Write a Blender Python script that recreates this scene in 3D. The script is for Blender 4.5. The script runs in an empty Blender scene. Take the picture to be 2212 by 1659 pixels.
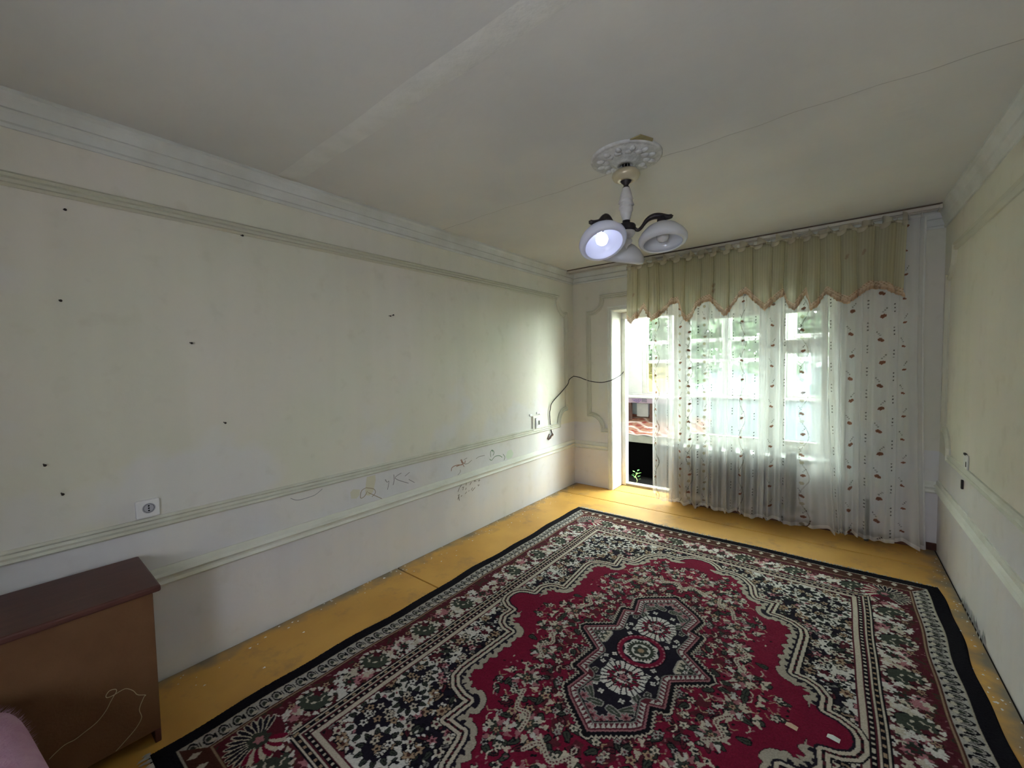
import bpy, bmesh, math, random
import numpy as np
from mathutils import Vector, Matrix

# ------------------------------------------------------------------ camera, world, light
S = bpy.context.scene
W, H = 3.183, 2.595          # room width (x), height (z); far wall at y = 0
YB = -5.45                   # back wall (behind the camera)
cam_d = bpy.data.cameras.new('camera')
cam = bpy.data.objects.new('camera', cam_d)
S.collection.objects.link(cam)
S.camera = cam
cam_d.sensor_fit = 'HORIZONTAL'; cam_d.sensor_width = 36.0
cam_d.lens = 881.52 / 2212 * 36.0
cam_d.clip_start = 0.02; cam_d.clip_end = 200
_R = Vector((0.78367608, 0.62088691, -0.01874145)); _U = Vector((-0.01503134, 0.0491175, 0.99867989))
_F = Vector((-0.62098781, 0.78235984, -0.04782497))
_m = Matrix((_R, _U, -_F)).transposed().to_4x4()
_m.translation = Vector((2.55196, -4.45189, 1.5))
cam.matrix_world = _m

wd = bpy.data.worlds.new('sky'); S.world = wd; wd.use_nodes = True
_bg = wd.node_tree.nodes['Background']
_bg.inputs[0].default_value = (0.885, 0.955, 0.95, 1); _bg.inputs[1].default_value = 28.0

def portal(name, loc, rot, sx, sy):
    l = bpy.data.lights.new(name, 'AREA'); l.shape = 'RECTANGLE'; l.size = sx; l.size_y = sy
    l.cycles.is_portal = True
    o = bpy.data.objects.new(name, l); o.location = loc; o.rotation_euler = rot
    S.collection.objects.link(o); return o
portal('balcony_daylight_portal', (2.25, 1.63, 1.66), (-math.pi/2, 0, 0), 3.9, 1.35)
portal('added_roof_sky_portal', (2.25, 1.0, 2.47), (0, 0, 0), 3.9, 1.2)  # portal for the glazed roof added to bring in sky light
portal('added_window_fill_portal', (2.35, YB-0.12, 1.35), (math.pi/2, 0, 0), 0.8, 0.9)  # portal for the unseen window added behind the camera as fill

sun_d = bpy.data.lights.new('sun', 'SUN'); sun_d.energy = 5.0; sun_d.angle = 0.03; sun_d.color = (1, .95, .85)
sun = bpy.data.objects.new('sun', sun_d); S.collection.objects.link(sun)
sun.rotation_euler = Vector((.5, .22, -.84)).to_track_quat('-Z', 'Y').to_euler()   # high, along the facade: lights the yard and trees, not the room

S.view_settings.view_transform = 'Standard'; S.view_settings.look = 'None'
S.view_settings.gamma = 1.0; S.view_settings.use_curve_mapping = False
S.view_settings.exposure = 1.52
S.cycles.max_bounces = 6; S.cycles.diffuse_bounces = 4; S.cycles.transparent_max_bounces = 16
S.cycles.transmission_bounces = 4; S.cycles.glossy_bounces = 2
S.cycles.use_adaptive_sampling = True; S.cycles.adaptive_threshold = 0.16; S.cycles.adaptive_min_samples = 16
S.cycles.sample_clamp_indirect = 6.0
S.cycles.caustics_reflective = False; S.cycles.caustics_refractive = False

random.seed(7); rng = np.random.default_rng(11)
C = S.collection

# ------------------------------------------------------------------ helpers
def s2l(r, g, b):
    f = lambda c: (c/255/12.92) if c/255 <= .04045 else ((c/255+.055)/1.055)**2.4
    return (f(r), f(g), f(b), 1)

def mat(name, col, rough=.7, col2=None, scale=6.0, detail=4.0, bump=0.0, bscale=80.0, metal=0.0, spec=.3, contrast=(.35, .65), stretch=(1, 1, 1)):
    m = bpy.data.materials.new(name); m.use_nodes = True
    N = m.node_tree.nodes; L = m.node_tree.links; p = N['Principled BSDF']
    p.inputs['Roughness'].default_value = rough; p.inputs['Metallic'].default_value = metal
    p.inputs['Specular IOR Level'].default_value = spec
    col = tuple(col)[:3] + (1,)
    p.inputs['Base Color'].default_value = col
    tc = N.new('ShaderNodeTexCoord'); mp = N.new('ShaderNodeMapping'); mp.inputs['Scale'].default_value = stretch
    L.new(tc.outputs['Object'], mp.inputs['Vector'])
    if col2:
        n = N.new('ShaderNodeTexNoise'); n.inputs['Scale'].default_value = scale; n.inputs['Detail'].default_value = detail
        r = N.new('ShaderNodeValToRGB'); r.color_ramp.elements[0].position = contrast[0]; r.color_ramp.elements[1].position = contrast[1]
        r.color_ramp.elements[0].color = col; r.color_ramp.elements[1].color = tuple(col2)[:3] + (1,)
        L.new(mp.outputs[0], n.inputs['Vector']); L.new(n.outputs['Fac'], r.inputs[0]); L.new(r.outputs[0], p.inputs['Base Color'])
    if bump:
        n2 = N.new('ShaderNodeTexNoise'); n2.inputs['Scale'].default_value = bscale; n2.inputs['Detail'].default_value = 5
        b = N.new('ShaderNodeBump'); b.inputs['Strength'].default_value = bump; b.inputs['Distance'].default_value = .01
        L.new(mp.outputs[0], n2.inputs['Vector']); L.new(n2.outputs['Fac'], b.inputs['Height']); L.new(b.outputs[0], p.inputs['Normal'])
    return m

class MB:
    def __init__(s): s.v = []; s.f = []
    def add(s, v, f):
        o = len(s.v); s.v += [tuple(p) for p in v]; s.f += [tuple(i+o for i in q) for q in f]; return s
    def box(s, a, b, M=None):
        (x0, y0, z0), (x1, y1, z1) = a, b
        v = [Vector(p) for p in ((x0,y0,z0),(x1,y0,z0),(x1,y1,z0),(x0,y1,z0),(x0,y0,z1),(x1,y0,z1),(x1,y1,z1),(x0,y1,z1))]
        if M: v = [M @ p for p in v]
        return s.add(v, [(0,3,2,1),(4,5,6,7),(0,1,5,4),(1,2,6,5),(2,3,7,6),(3,0,4,7)])
    def bbox(s, a, b, r=.004, M=None):
        bm = bmesh.new(); c = [(a[i]+b[i])/2 for i in range(3)]
        bmesh.ops.create_cube(bm, size=1, matrix=Matrix.Translation(c) @ Matrix.Diagonal((abs(b[0]-a[0]), abs(b[1]-a[1]), abs(b[2]-a[2]), 1)))
        bmesh.ops.bevel(bm, geom=bm.edges[:], offset=r, segments=2, affect='EDGES', profile=.5)
        if M: bmesh.ops.transform(bm, matrix=M, verts=bm.verts[:])
        bm.verts.ensure_lookup_table(); bm.verts.index_update()
        s.add([v.co[:] for v in bm.verts], [[v.index for v in f.verts] for f in bm.faces]); bm.free(); return s
    def lathe(s, prof, n=24, M=None):
        v = []; f = []
        for (r, z) in prof:
            for k in range(n):
                a = 2*math.pi*k/n; p = Vector((r*math.cos(a), r*math.sin(a), z)); v.append(M @ p if M else p)
        for i in range(len(prof)-1):
            for k in range(n):
                k2 = (k+1) % n; f.append((i*n+k, i*n+k2, (i+1)*n+k2, (i+1)*n+k))
        return s.add(v, f)
    def cyl(s, p0, p1, r0, r1=None, n=12):
        r1 = r0 if r1 is None else r1; p0 = Vector(p0); p1 = Vector(p1); d = p1-p0
        M = Matrix.Translation(p0) @ d.to_track_quat('Z', 'Y').to_matrix().to_4x4(); h = d.length
        return s.lathe([(1e-5, 0), (r0, 0), (r1, h), (1e-5, h)], n, M)
    def tube(s, pts, r, n=8, flat=1.0):
        pts = [Vector(p) for p in pts]; v = []; f = []; rr = r if hasattr(r, '__len__') else [r]*len(pts); up = None
        for i, p in enumerate(pts):
            d = (pts[min(i+1, len(pts)-1)]-pts[max(i-1, 0)]).normalized()
            if up is None:
                up = Vector((0, 0, 1)) if abs(d.z) < .9 else Vector((1, 0, 0))
            a = d.cross(up).normalized(); b = a.cross(d).normalized(); up = b
            for k in range(n):
                t = 2*math.pi*k/n; v.append(p+a*rr[i]*math.cos(t)+b*rr[i]*flat*math.sin(t))
        for i in range(len(pts)-1):
            for k in range(n):
                k2 = (k+1) % n; f.append((i*n+k, i*n+k2, (i+1)*n+k2, (i+1)*n+k))
        f.append(tuple(range(n-1, -1, -1))); f.append(tuple((len(pts)-1)*n+k for k in range(n)))
        return s.add(v, f)
    def sweep(s, path, prof, to3, closed=False):
        """path: 2-D points in a wall plane; prof: (t across, h out of the wall); mitred"""
        n = len(path); P = [Vector(p) for p in path]; v = []; f = []; k = len(prof)
        for i in range(n):
            d0 = (P[i]-P[i-1]).normalized() if (i > 0 or closed) else None
            d1 = (P[(i+1) % n]-P[i]).normalized() if (i < n-1 or closed) else None
            d0 = d0 or d1; d1 = d1 or d0
            n0 = Vector((-d0.y, d0.x)); n1 = Vector((-d1.y, d1.x)); m = n0+n1
            m = m/max(.35, m.dot(n0)) if m.length > 1e-6 else n0
            for (t, h) in prof: v.append(to3(P[i].x+m.x*t, P[i].y+m.y*t, h))
        for i in range(n if closed else n-1):
            j = (i+1) % n
            for q in range(k-1): f.append((i*k+q, i*k+q+1, j*k+q+1, j*k+q))
        if not closed: f.append(tuple(range(k-1, -1, -1))); f.append(tuple((n-1)*k+q for q in range(k)))
        return s.add(v, f)
    def build(s, name, m, parent=None, smooth=False):
        me = bpy.data.meshes.new(name); me.from_pydata(s.v, [], s.f); me.validate(); me.update()
        bm = bmesh.new(); bm.from_mesh(me); bmesh.ops.recalc_face_normals(bm, faces=bm.faces[:]); bm.to_mesh(me); bm.free()
        return link(name, me, m, parent, smooth)

def link(name, me, m, parent=None, smooth=False):
    if m: me.materials.append(m)
    if smooth: me.polygons.foreach_set('use_smooth', [True]*len(me.polygons))
    o = bpy.data.objects.new(name, me); C.objects.link(o)
    if parent: o.parent = parent; o.matrix_parent_inverse = parent.matrix_basis.inverted()
    return o
def empty(name, loc=(0, 0, 0)):
    o = bpy.data.objects.new(name, None); o.location = loc; o.empty_display_size = .05; C.objects.link(o); return o
def tag(o, label, cat, group=None, kind=None):
    o['label'] = label; o['category'] = cat
    if group: o['group'] = group
    if kind: o['kind'] = kind
    return o
def struct(o, label=None):
    o['kind'] = 'structure'
    if label: o['label'] = label
    return o
def spline(pts, n=8):
    """Catmull-Rom through points"""
    P = [Vector(p) for p in pts]; out = []
    for i in range(len(P)-1):
        a = P[max(i-1, 0)]; b = P[i]; c = P[i+1]; d = P[min(i+2, len(P)-1)]
        for k in range(n):
            t = k/n
            out.append(.5*((2*b)+(c-a)*t+(2*a-5*b+4*c-d)*t*t+(3*b-a-3*c+d)*t**3))
    out.append(P[-1]); return out
def grid_mesh(name, V, nr, nc, color=None, attr='tint'):
    me = bpy.data.meshes.new(name); V = np.asarray(V, np.float32).reshape(-1, 3); n = (nr-1)*(nc-1)
    i = np.arange(nr-1)[:, None]*nc+np.arange(nc-1)[None, :]
    F = np.stack([i, i+1, i+nc+1, i+nc], -1).reshape(-1, 4)
    me.vertices.add(nr*nc); me.vertices.foreach_set('co', V.ravel())
    me.loops.add(n*4); me.loops.foreach_set('vertex_index', F.ravel().astype(np.int32))
    me.polygons.add(n); me.polygons.foreach_set('loop_start', (np.arange(n)*4).astype(np.int32))
    me.polygons.foreach_set('loop_total', np.full(n, 4, np.int32))
    me.update(calc_edges=True)
    if color is not None:
        a = me.color_attributes.new(attr, 'FLOAT_COLOR', 'POINT'); a.data.foreach_set('color', np.asarray(color, np.float32).reshape(-1))
    return me

# ------------------------------------------------------------------ materials
def wall_material(name, tint=1.0):
    m = bpy.data.materials.new(name); m.use_nodes = True; N = m.node_tree.nodes; L = m.node_tree.links; p = N['Principled BSDF']
    p.inputs['Roughness'].default_value = .85; p.inputs['Specular IOR Level'].default_value = .15
    tc = N.new('ShaderNodeTexCoord'); sx = N.new('ShaderNodeSeparateXYZ'); L.new(tc.outputs['Object'], sx.inputs[0])
    def noise(scale, det, lo, hi, a, b, vec=None):
        n = N.new('ShaderNodeTexNoise'); n.inputs['Scale'].default_value = scale; n.inputs['Detail'].default_value = det
        r = N.new('ShaderNodeValToRGB'); r.color_ramp.elements[0].position = lo; r.color_ramp.elements[1].position = hi
        r.color_ramp.elements[0].color = a+(1,); r.color_ramp.elements[1].color = b+(1,)
        L.new(vec or tc.outputs['Object'], n.inputs['Vector']); L.new(n.outputs['Fac'], r.inputs[0]); return r.outputs[0]
    def mix(f, a, b, typ='MIX'):
        x = N.new('ShaderNodeMix'); x.data_type = 'RGBA'; x.blend_type = typ
        if isinstance(f, float): x.inputs[0].default_value = f
        else: L.new(f, x.inputs[0])
        L.new(a, x.inputs[6]); L.new(b, x.inputs[7]); return x.outputs[2]
    def step(z):
        x = N.new('ShaderNodeMath'); x.operation = 'GREATER_THAN'; x.inputs[1].default_value = z; L.new(sx.outputs['Z'], x.inputs[0]); return x.outputs[0]
    up = noise(1.3, 3, .38, .66, (.68, .665, .555), (.72, .675, .60))
    mid = noise(2.0, 3, .4, .62, (.69, .68, .695), (.72, .70, .67))
    low = noise(2.5, 4, .35, .65, (.70, .68, .70), (.74, .70, .66))
    lil = N.new('ShaderNodeTexNoise'); lil.inputs['Scale'].default_value = 1.7; lil.inputs['Detail'].default_value = 3; L.new(tc.outputs['Object'], lil.inputs['Vector'])
    zf = N.new('ShaderNodeMapRange'); zf.inputs[1].default_value = 1.55; zf.inputs[2].default_value = .85; L.new(sx.outputs['Z'], zf.inputs[0])
    lm = N.new('ShaderNodeMath'); lm.operation = 'MULTIPLY_ADD'; lm.inputs[1].default_value = .22; L.new(zf.outputs[0], lm.inputs[0]); L.new(lil.outputs['Fac'], lm.inputs[2])
    lr = N.new('ShaderNodeMapRange'); lr.inputs[1].default_value = .68; lr.inputs[2].default_value = .76; lr.inputs[4].default_value = .55; L.new(lm.outputs[0], lr.inputs[0])
    pale = N.new('ShaderNodeRGB'); pale.outputs[0].default_value = (.70, .69, .71, 1)
    up = mix(lr.outputs[0], up, pale.outputs[0])      # paler patches, more of them lower on the walls
    c = mix(step(.50), low, mid); c = mix(step(.775), c, up)
    # vertical repaint streaks and grubby marks
    mp = N.new('ShaderNodeMapping'); mp.inputs['Scale'].default_value = (4, 4, .35); L.new(tc.outputs['Object'], mp.inputs[0])
    st = noise(1.6, 2, .42, .6, (.975, .975, .975), (1, 1, 1), mp.outputs[0])
    c = mix(1.0, c, st, 'MULTIPLY')
    gr = noise(9, 6, .28, .42, (.88, .87, .84), (1, 1, 1)); c = mix(.5, c, gr, 'MULTIPLY')
    L.new(c, p.inputs['Base Color'])
    n2 = N.new('ShaderNodeTexNoise'); n2.inputs['Scale'].default_value = 18; n2.inputs['Detail'].default_value = 6
    b = N.new('ShaderNodeBump'); b.inputs['Strength'].default_value = .25; b.inputs['Distance'].default_value = .006
    L.new(tc.outputs['Object'], n2.inputs['Vector']); L.new(n2.outputs['Fac'], b.inputs['Height']); L.new(b.outputs[0], p.inputs['Normal'])
    return m
M_wall = wall_material('whitewashed_plaster')
M_ceil = mat('ceiling_whitewash', (.60, .60, .58), .9, (.68, .67, .63), 1.2, 5, .2, 14, spec=.1)
M_seam = mat('ceiling_seam_plaster', (.72, .72, .68), .9, (.66, .66, .62), 9, 3, .3, 30, spec=.1)
M_trim = mat('painted_moulding', (.76, .76, .70), .5, (.68, .68, .60), 5, 5, .15, 60)
def frame_material():
    m = mat('painted_panel_moulding', (.68, .68, .60), .6, (.60, .59, .50), 5, 5, .15, 60); N = m.node_tree.nodes; L = m.node_tree.links; p = N['Principled BSDF']
    src = p.inputs['Base Color'].links[0].from_socket; tc = N.new('ShaderNodeTexCoord'); sx = N.new('ShaderNodeSeparateXYZ'); L.new(tc.outputs['Object'], sx.inputs[0])
    g = N.new('ShaderNodeMath'); g.operation = 'GREATER_THAN'; g.inputs[1].default_value = .86; L.new(sx.outputs['Z'], g.inputs[0])
    x = N.new('ShaderNodeMix'); x.data_type = 'RGBA'; x.inputs[7].default_value = (.58, .565, .46, 1); L.new(g.outputs[0], x.inputs[0]); L.new(src, x.inputs[6]); L.new(x.outputs[2], p.inputs['Base Color']); return m
M_frame = frame_material()      # lower run painted white, the rest in the old olive paint
M_cornice = mat('plaster_cornice', (.66, .67, .64), .75, (.56, .56, .51), 4, 5, .25, 40)
M_white = mat('white_paint', (.80, .80, .74), .45, (.70, .68, .60), 7, 5, .1, 40)
M_whitecl = mat('clean_white_plastic', (.78, .78, .78), .35)
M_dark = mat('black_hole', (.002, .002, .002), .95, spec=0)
M_brownbase = mat('brown_baseboard', (.10, .035, .018), .55, (.05, .018, .01), 12, 4, .3, 50)
M_glass = bpy.data.materials.new('window_glass'); M_glass.use_nodes = True
def _thin(m, tint, refl=.06):
    N = m.node_tree.nodes; L = m.node_tree.links; N.remove(N['Principled BSDF']); o = N['Material Output']
    t = N.new('ShaderNodeBsdfTransparent'); t.inputs[0].default_value = tint
    g = N.new('ShaderNodeBsdfGlossy'); g.inputs['Roughness'].default_value = .03
    x = N.new('ShaderNodeMixShader'); x.inputs[0].default_value = refl
    L.new(t.outputs[0], x.inputs[1]); L.new(g.outputs[0], x.inputs[2]); L.new(x.outputs[0], o.inputs[0])
_thin(M_glass, (.95, .98, .96, 1))
M_amber = bpy.data.materials.new('amber_film_glass'); M_amber.use_nodes = True; _thin(M_amber, (.98, .80, .52, 1))

def floor_material():
    m = bpy.data.materials.new('ochre_floor_paint'); m.use_nodes = True; N = m.node_tree.nodes; L = m.node_tree.links; p = N['Principled BSDF']
    tc = N.new('ShaderNodeTexCoord'); sx = N.new('ShaderNodeSeparateXYZ'); L.new(tc.outputs['Object'], sx.inputs[0])
    n = N.new('ShaderNodeTexNoise'); n.inputs['Scale'].default_value = 2.2; n.inputs['Detail'].default_value = 6; L.new(tc.outputs['Object'], n.inputs['Vector'])
    r = N.new('ShaderNodeValToRGB'); e = r.color_ramp.elements
    e[0].position = .3; e[0].color = (.50, .26, .052, 1); e[1].position = .7; e[1].color = (.64, .355, .078, 1); L.new(n.outputs['Fac'], r.inputs[0])
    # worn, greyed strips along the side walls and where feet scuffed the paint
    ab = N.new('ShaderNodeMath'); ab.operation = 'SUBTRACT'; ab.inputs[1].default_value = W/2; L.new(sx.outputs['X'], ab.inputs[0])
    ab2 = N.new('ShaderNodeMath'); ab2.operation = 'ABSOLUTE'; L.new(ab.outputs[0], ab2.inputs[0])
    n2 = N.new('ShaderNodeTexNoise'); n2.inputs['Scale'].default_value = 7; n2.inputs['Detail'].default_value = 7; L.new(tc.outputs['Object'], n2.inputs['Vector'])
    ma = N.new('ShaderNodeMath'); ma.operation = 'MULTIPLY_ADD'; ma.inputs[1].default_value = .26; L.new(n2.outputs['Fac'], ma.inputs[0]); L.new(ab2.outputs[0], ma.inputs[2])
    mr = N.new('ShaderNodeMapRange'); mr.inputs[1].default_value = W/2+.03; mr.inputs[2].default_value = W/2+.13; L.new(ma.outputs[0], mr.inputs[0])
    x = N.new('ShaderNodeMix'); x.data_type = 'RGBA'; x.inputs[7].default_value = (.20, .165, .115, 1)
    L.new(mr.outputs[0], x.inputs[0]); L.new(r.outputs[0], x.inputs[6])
    n3 = N.new('ShaderNodeTexNoise'); n3.inputs['Scale'].default_value = 4; n3.inputs['Detail'].default_value = 8; n3.inputs['Roughness'].default_value = .7
    mp3 = N.new('ShaderNodeMapping'); mp3.inputs['Location'].default_value = (3, 5, 1); L.new(tc.outputs['Object'], mp3.inputs[0]); L.new(mp3.outputs[0], n3.inputs['Vector'])
    mr3 = N.new('ShaderNodeMapRange'); mr3.inputs[1].default_value = .54; mr3.inputs[2].default_value = .72; mr3.inputs[4].default_value = .55; L.new(n3.outputs['Fac'], mr3.inputs[0])
    y = N.new('ShaderNodeMix'); y.data_type = 'RGBA'; y.inputs[7].default_value = (.16, .12, .085, 1); L.new(mr3.outputs[0], y.inputs[0]); L.new(x.outputs[2], y.inputs[6])
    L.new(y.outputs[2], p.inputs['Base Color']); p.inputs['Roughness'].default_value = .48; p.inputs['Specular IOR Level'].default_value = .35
    b = N.new('ShaderNodeBump'); b.inputs['Strength'].default_value = .2; b.inputs['Distance'].default_value = .004; L.new(n2.outputs['Fac'], b.inputs['Height']); L.new(b.outputs[0], p.inputs['Normal'])
    return m
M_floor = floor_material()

# ------------------------------------------------------------------ room shell
floor = struct(MB().box((-.2, YB-.2, -.2), (W+.2, .42, -.012)).build('floor', mat('subfloor', (.022, .017, .012), .95)), 'ochre painted sheet floor of the empty room')
for y0, y1 in ((-.39, .0), (-2.67, -.39), (-4.95, -2.67), (YB, -4.95)):
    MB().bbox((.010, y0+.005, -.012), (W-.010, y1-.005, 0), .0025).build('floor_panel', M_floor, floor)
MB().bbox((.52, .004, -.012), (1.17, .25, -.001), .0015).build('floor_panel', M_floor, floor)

wl = struct(MB().box((-.2, YB, -.1), (0, .4, H)).build('wall_left', M_wall), 'long whitewashed wall on the left with mouldings')
wr = struct(MB().box((W, YB, -.1), (W+.2, .4, H)).build('wall_right', M_wall), 'whitewashed wall on the right of the curtain')
DX0, DX1, WX1, OZ, SZ = .515, 1.17, 2.56, 2.095, .60
wf = MB()
wf.box((0, 0, 0), (DX0, .4, H)); wf.box((DX0, 0, OZ), (WX1, .4, H)); wf.box((WX1, 0, 0), (W, .4, H)); wf.box((DX1, 0, 0), (WX1, .4, SZ-.03))
struct(wf.build('wall_far', M_wall), 'end wall with balcony door and window opening')
bw = MB(); BX0, BX1, BZ0, BZ1 = 1.95, 2.75, .9, 1.8
bw.box((0, YB-.2, 0), (BX0, YB, H)); bw.box((BX1, YB-.2, 0), (W, YB, H)); bw.box((BX0, YB-.2, 0), (BX1, YB, BZ0)); bw.box((BX0, YB-.2, BZ1), (BX1, YB, H))
struct(bw.build('wall_back', M_wall), 'wall behind the viewer')
ceil = struct(MB().box((-.2, YB-.2, H), (W+.2, .4, H+.2)).build('ceiling', M_ceil), 'whitewashed slab ceiling')
# raised plaster seam between ceiling slabs and a hairline crack
sm = MB(); prof = [(-.055, 0), (-.035, .0016), (0, .0022), (.035, .0016), (.055, 0)]
pth = [(x, -3.36+.004*math.sin(x*3.1)+.003*math.sin(x*9)) for x in np.linspace(.03, W, 40)]
sm.sweep(pth, prof, lambda a, b, h: (a, b, H-h)); sm.build('plaster_seam', M_seam, ceil, True)
cr = MB(); pth = [(x, -2.17-.02*(x/3)+.008*math.sin(x*7)+.005*math.sin(x*23)) for x in np.linspace(.03, W-.02, 70)]
cr.sweep(pth, [(-.0025, 0), (-.0025, .0006), (.0025, .0006), (.0025, 0)], lambda a, b, h: (a, b, H-h)); cr.build('crack', mat('crack_dirt', (.47, .46, .43), .9), ceil)

P_frame = [(-.029, -.002), (-.029, .010), (-.020, .020), (-.011, .008), (0, .016), (.011, .008), (.020, .020), (.029, .010), (.029, -.002)]
P_rail = [(-.045, -.002), (-.045, .012), (-.034, .024), (-.020, .014), (-.010, .016), (.004, .028), (.016, .014), (.030, .012), (.045, .008), (.045, -.002)]
P_corn = [(-.068, -.002), (-.068, .010), (-.055, .016), (-.045, .010), (-.012, .022), (-.004, .030), (.004, .024), (.040, .040), (.052, .052), (.067, .052), (.067, -.002)]
L3 = lambda a, b, h: (h, a, b)             # left wall: (y, z)
R3 = lambda a, b, h: (W-h, a, b)
F3 = lambda a, b, h: (a, -h, b)            # far wall: (x, z)
trim_n = [0]
def trim(mb, m, label):
    trim_n[0] += 1; return struct(mb.build('trim_%d' % trim_n[0], m), label)
def notch(cx, cz, sx, sz, r=.15, st=.028):
    """concave notched corner at outer corner (cx,cz); sx,sz point inward; ordered from the horizontal side to the vertical side"""
    pts = [(cx+sx*(r+st), cz), (cx+sx*(r+st), cz+sz*st)]
    for k in range(9):
        t = k/8*math.pi/2; pts.append((cx+sx*(st+r*math.cos(t)), cz+sz*(st+r*math.sin(t))))
    pts += [(cx+sx*st, cz+sz*(r+st)), (cx, cz+sz*(r+st))]
    return [p for i, p in enumerate(pts) if i == 0 or (abs(p[0]-pts[i-1][0])+abs(p[1]-pts[i-1][1])) > 1e-5]
for nm, T, lo, hi in (('left', L3, .775, 2.262), ('right', R3, .79, 2.245)):
    pth = [(YB+.3, hi)]+notch(-.19, hi, -1, -1)+list(reversed(notch(-.19, lo, -1, 1)))+[(YB+.3, lo)]
    trim(MB().sweep(pth, P_frame, T, True), M_frame, 'notched panel moulding framing the %s wall' % nm)
    trim(MB().sweep([(YB, .505), (-.001, .505)], P_rail, T), M_trim, 'ribbed dado rail low on the %s wall' % nm)
    trim(MB().sweep([(YB, 2.528), (-.001, 2.528)], P_corn, T), M_cornice, 'plaster cornice above the %s wall' % nm)
fp = [(.462, .70)]+notch(.212, .70, 1, 1)+list(reversed(notch(.212, 2.268, 1, -1)))+notch(3.02, 2.268, -1, -1)+list(reversed(notch(3.02, .70, -1, 1)))+[(2.66, .70)]
trim(MB().sweep(fp, P_frame, F3), M_frame, 'notched panel moulding on the window wall')
trim(MB().sweep([(.0, .500), (.455, .500)], P_rail, F3), M_trim, 'short dado rail between corner and balcony door')
trim(MB().sweep([(2.66, .490), (W, .490)], P_rail, F3), M_trim, 'short dado rail right of the curtain')
trim(MB().sweep([(0, 2.528), (W, 2.528)], P_corn, F3), M_cornice, 'plaster cornice above the window wall')
P_case = [(-.028, -.002), (-.028, .010), (-.018, .020), (-.006, .014), (.008, .022), (.020, .016), (.028, .018), (.028, -.002)]
trim(MB().sweep([(DX0-.028, 0), (DX0-.028, OZ+.028), (WX1+.028, OZ+.028), (WX1+.028, .0)], P_case, F3), M_trim, 'ribbed casing around the balcony opening')
bb = MB(); bb.bbox((DX1+.1, -.018, 0), (W-.001, -.001, .055), .003); struct(bb.build('baseboard_far', M_brownbase), 'dark brown baseboard under the window')
# peeling strip at the foot of the right wall
fl = MB()
for k in range(9):
    y = -.86-k*.055; w = .03+.02*math.sin(k*1.7)
    fl.add([(W-.002, y, .01), (W-.012, y-.05, .0), (W-.016, y-.05, w*.5), (W-.004, y-.01, w+.02)], [(0, 1, 2, 3)])
fl.build('plaster_flake', M_seam, wr)

# balcony door frame and window
door = struct(empty('door_1', (.87, .28, 0)), 'open balcony doorway with white jambs and threshold')
for a, b in (((DX0, .25, 0), (.566, .34, 2.02)), ((1.135, .25, 0), (1.19, .34, OZ))): MB().bbox(a, b, .005).build('jamb', M_white, door)
MB().bbox((DX0, .25, 2.02), (1.135, .34, OZ), .005).build('head', M_white, door)
MB().bbox((.566, .245, -.01), (1.135, .34, .028), .006).build('threshold', mat('worn_threshold_paint', (.36, .34, .28), .6, (.24, .22, .18), 14), door)

win = struct(empty('window_1', (1.9, .28, SZ)), 'white timber window behind the net curtain')
def bar(a, b, nm='window_frame', par=None, m=None): return MB().bbox(a, b, .005).build(nm, m or M_white, par or win)
bar((1.19, .25, SZ), (1.25, .33, OZ)); bar((1.25, .25, SZ), (2.50, .33, SZ+.06)); bar((1.25, .25, 1.99), (2.50, .33, OZ)); bar((2.50, .25, SZ), (WX1, .33, OZ)); bar((2.00, .25, SZ+.06), (2.12, .33, 1.99), 'mullion')
def sash(x0, x1, z0, z1, par=win, y=.27, t=.045, nm='sash', gl=M_glass, fm=None):
    m = MB()
    for a, b in (((x0, y, z0), (x0+t, y+.04, z1)), ((x1-t, y, z0), (x1, y+.04, z1)), ((x0+t, y, z0), (x1-t, y+.04, z0+t)), ((x0+t, y, z1-t), (x1-t, y+.04, z1))): m.bbox(a, b, .004)
    o = m.build(nm, fm or M_white, par)
    MB().box((x0+t, y+.016, z0+t), (x1-t, y+.020, z1-t)).build('pane', gl, o); return o
sash(1.255, 1.995, SZ+.065, 1.985); sash(2.125, 2.495, SZ+.065, 1.60); sash(2.125, 2.495, 1.64, 1.985); bar((2.12, .25, 1.60), (2.50, .33, 1.64), 'transom')
MB().bbox((DX1+.02, -.02, SZ-.03), (WX1, .25, SZ), .006).build('window_sill', mat('sill_paint', (.34, .34, .32), .6, (.28, .28, .26), 8), win)
M_filldim = bpy.data.materials.new('fill_dimming_glass'); M_filldim.use_nodes = True; _thin(M_filldim, (.47, .47, .51, 1), .05)  # grey tint dims the fill light from the added window
wb = struct(empty('added_fill_window', (2.0, YB-.1, BZ0)), 'added unseen window behind the viewer giving fill light')  # added out of view to fill the near end with light
for a, b in (((BX0, YB-.15, BZ0), (BX0+.05, YB-.1, BZ1)), ((BX1-.05, YB-.15, BZ0), (BX1, YB-.1, BZ1)), ((BX0, YB-.15, BZ0), (BX1, YB-.1, BZ0+.05)), ((BX0, YB-.15, BZ1-.05), (BX1, YB-.1, BZ1))): bar(a, b, 'window_frame', wb)
MB().box((BX0+.05, YB-.13, BZ0+.05), (BX1-.05, YB-.126, BZ1-.05)).build('pane', M_filldim, wb)

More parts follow.
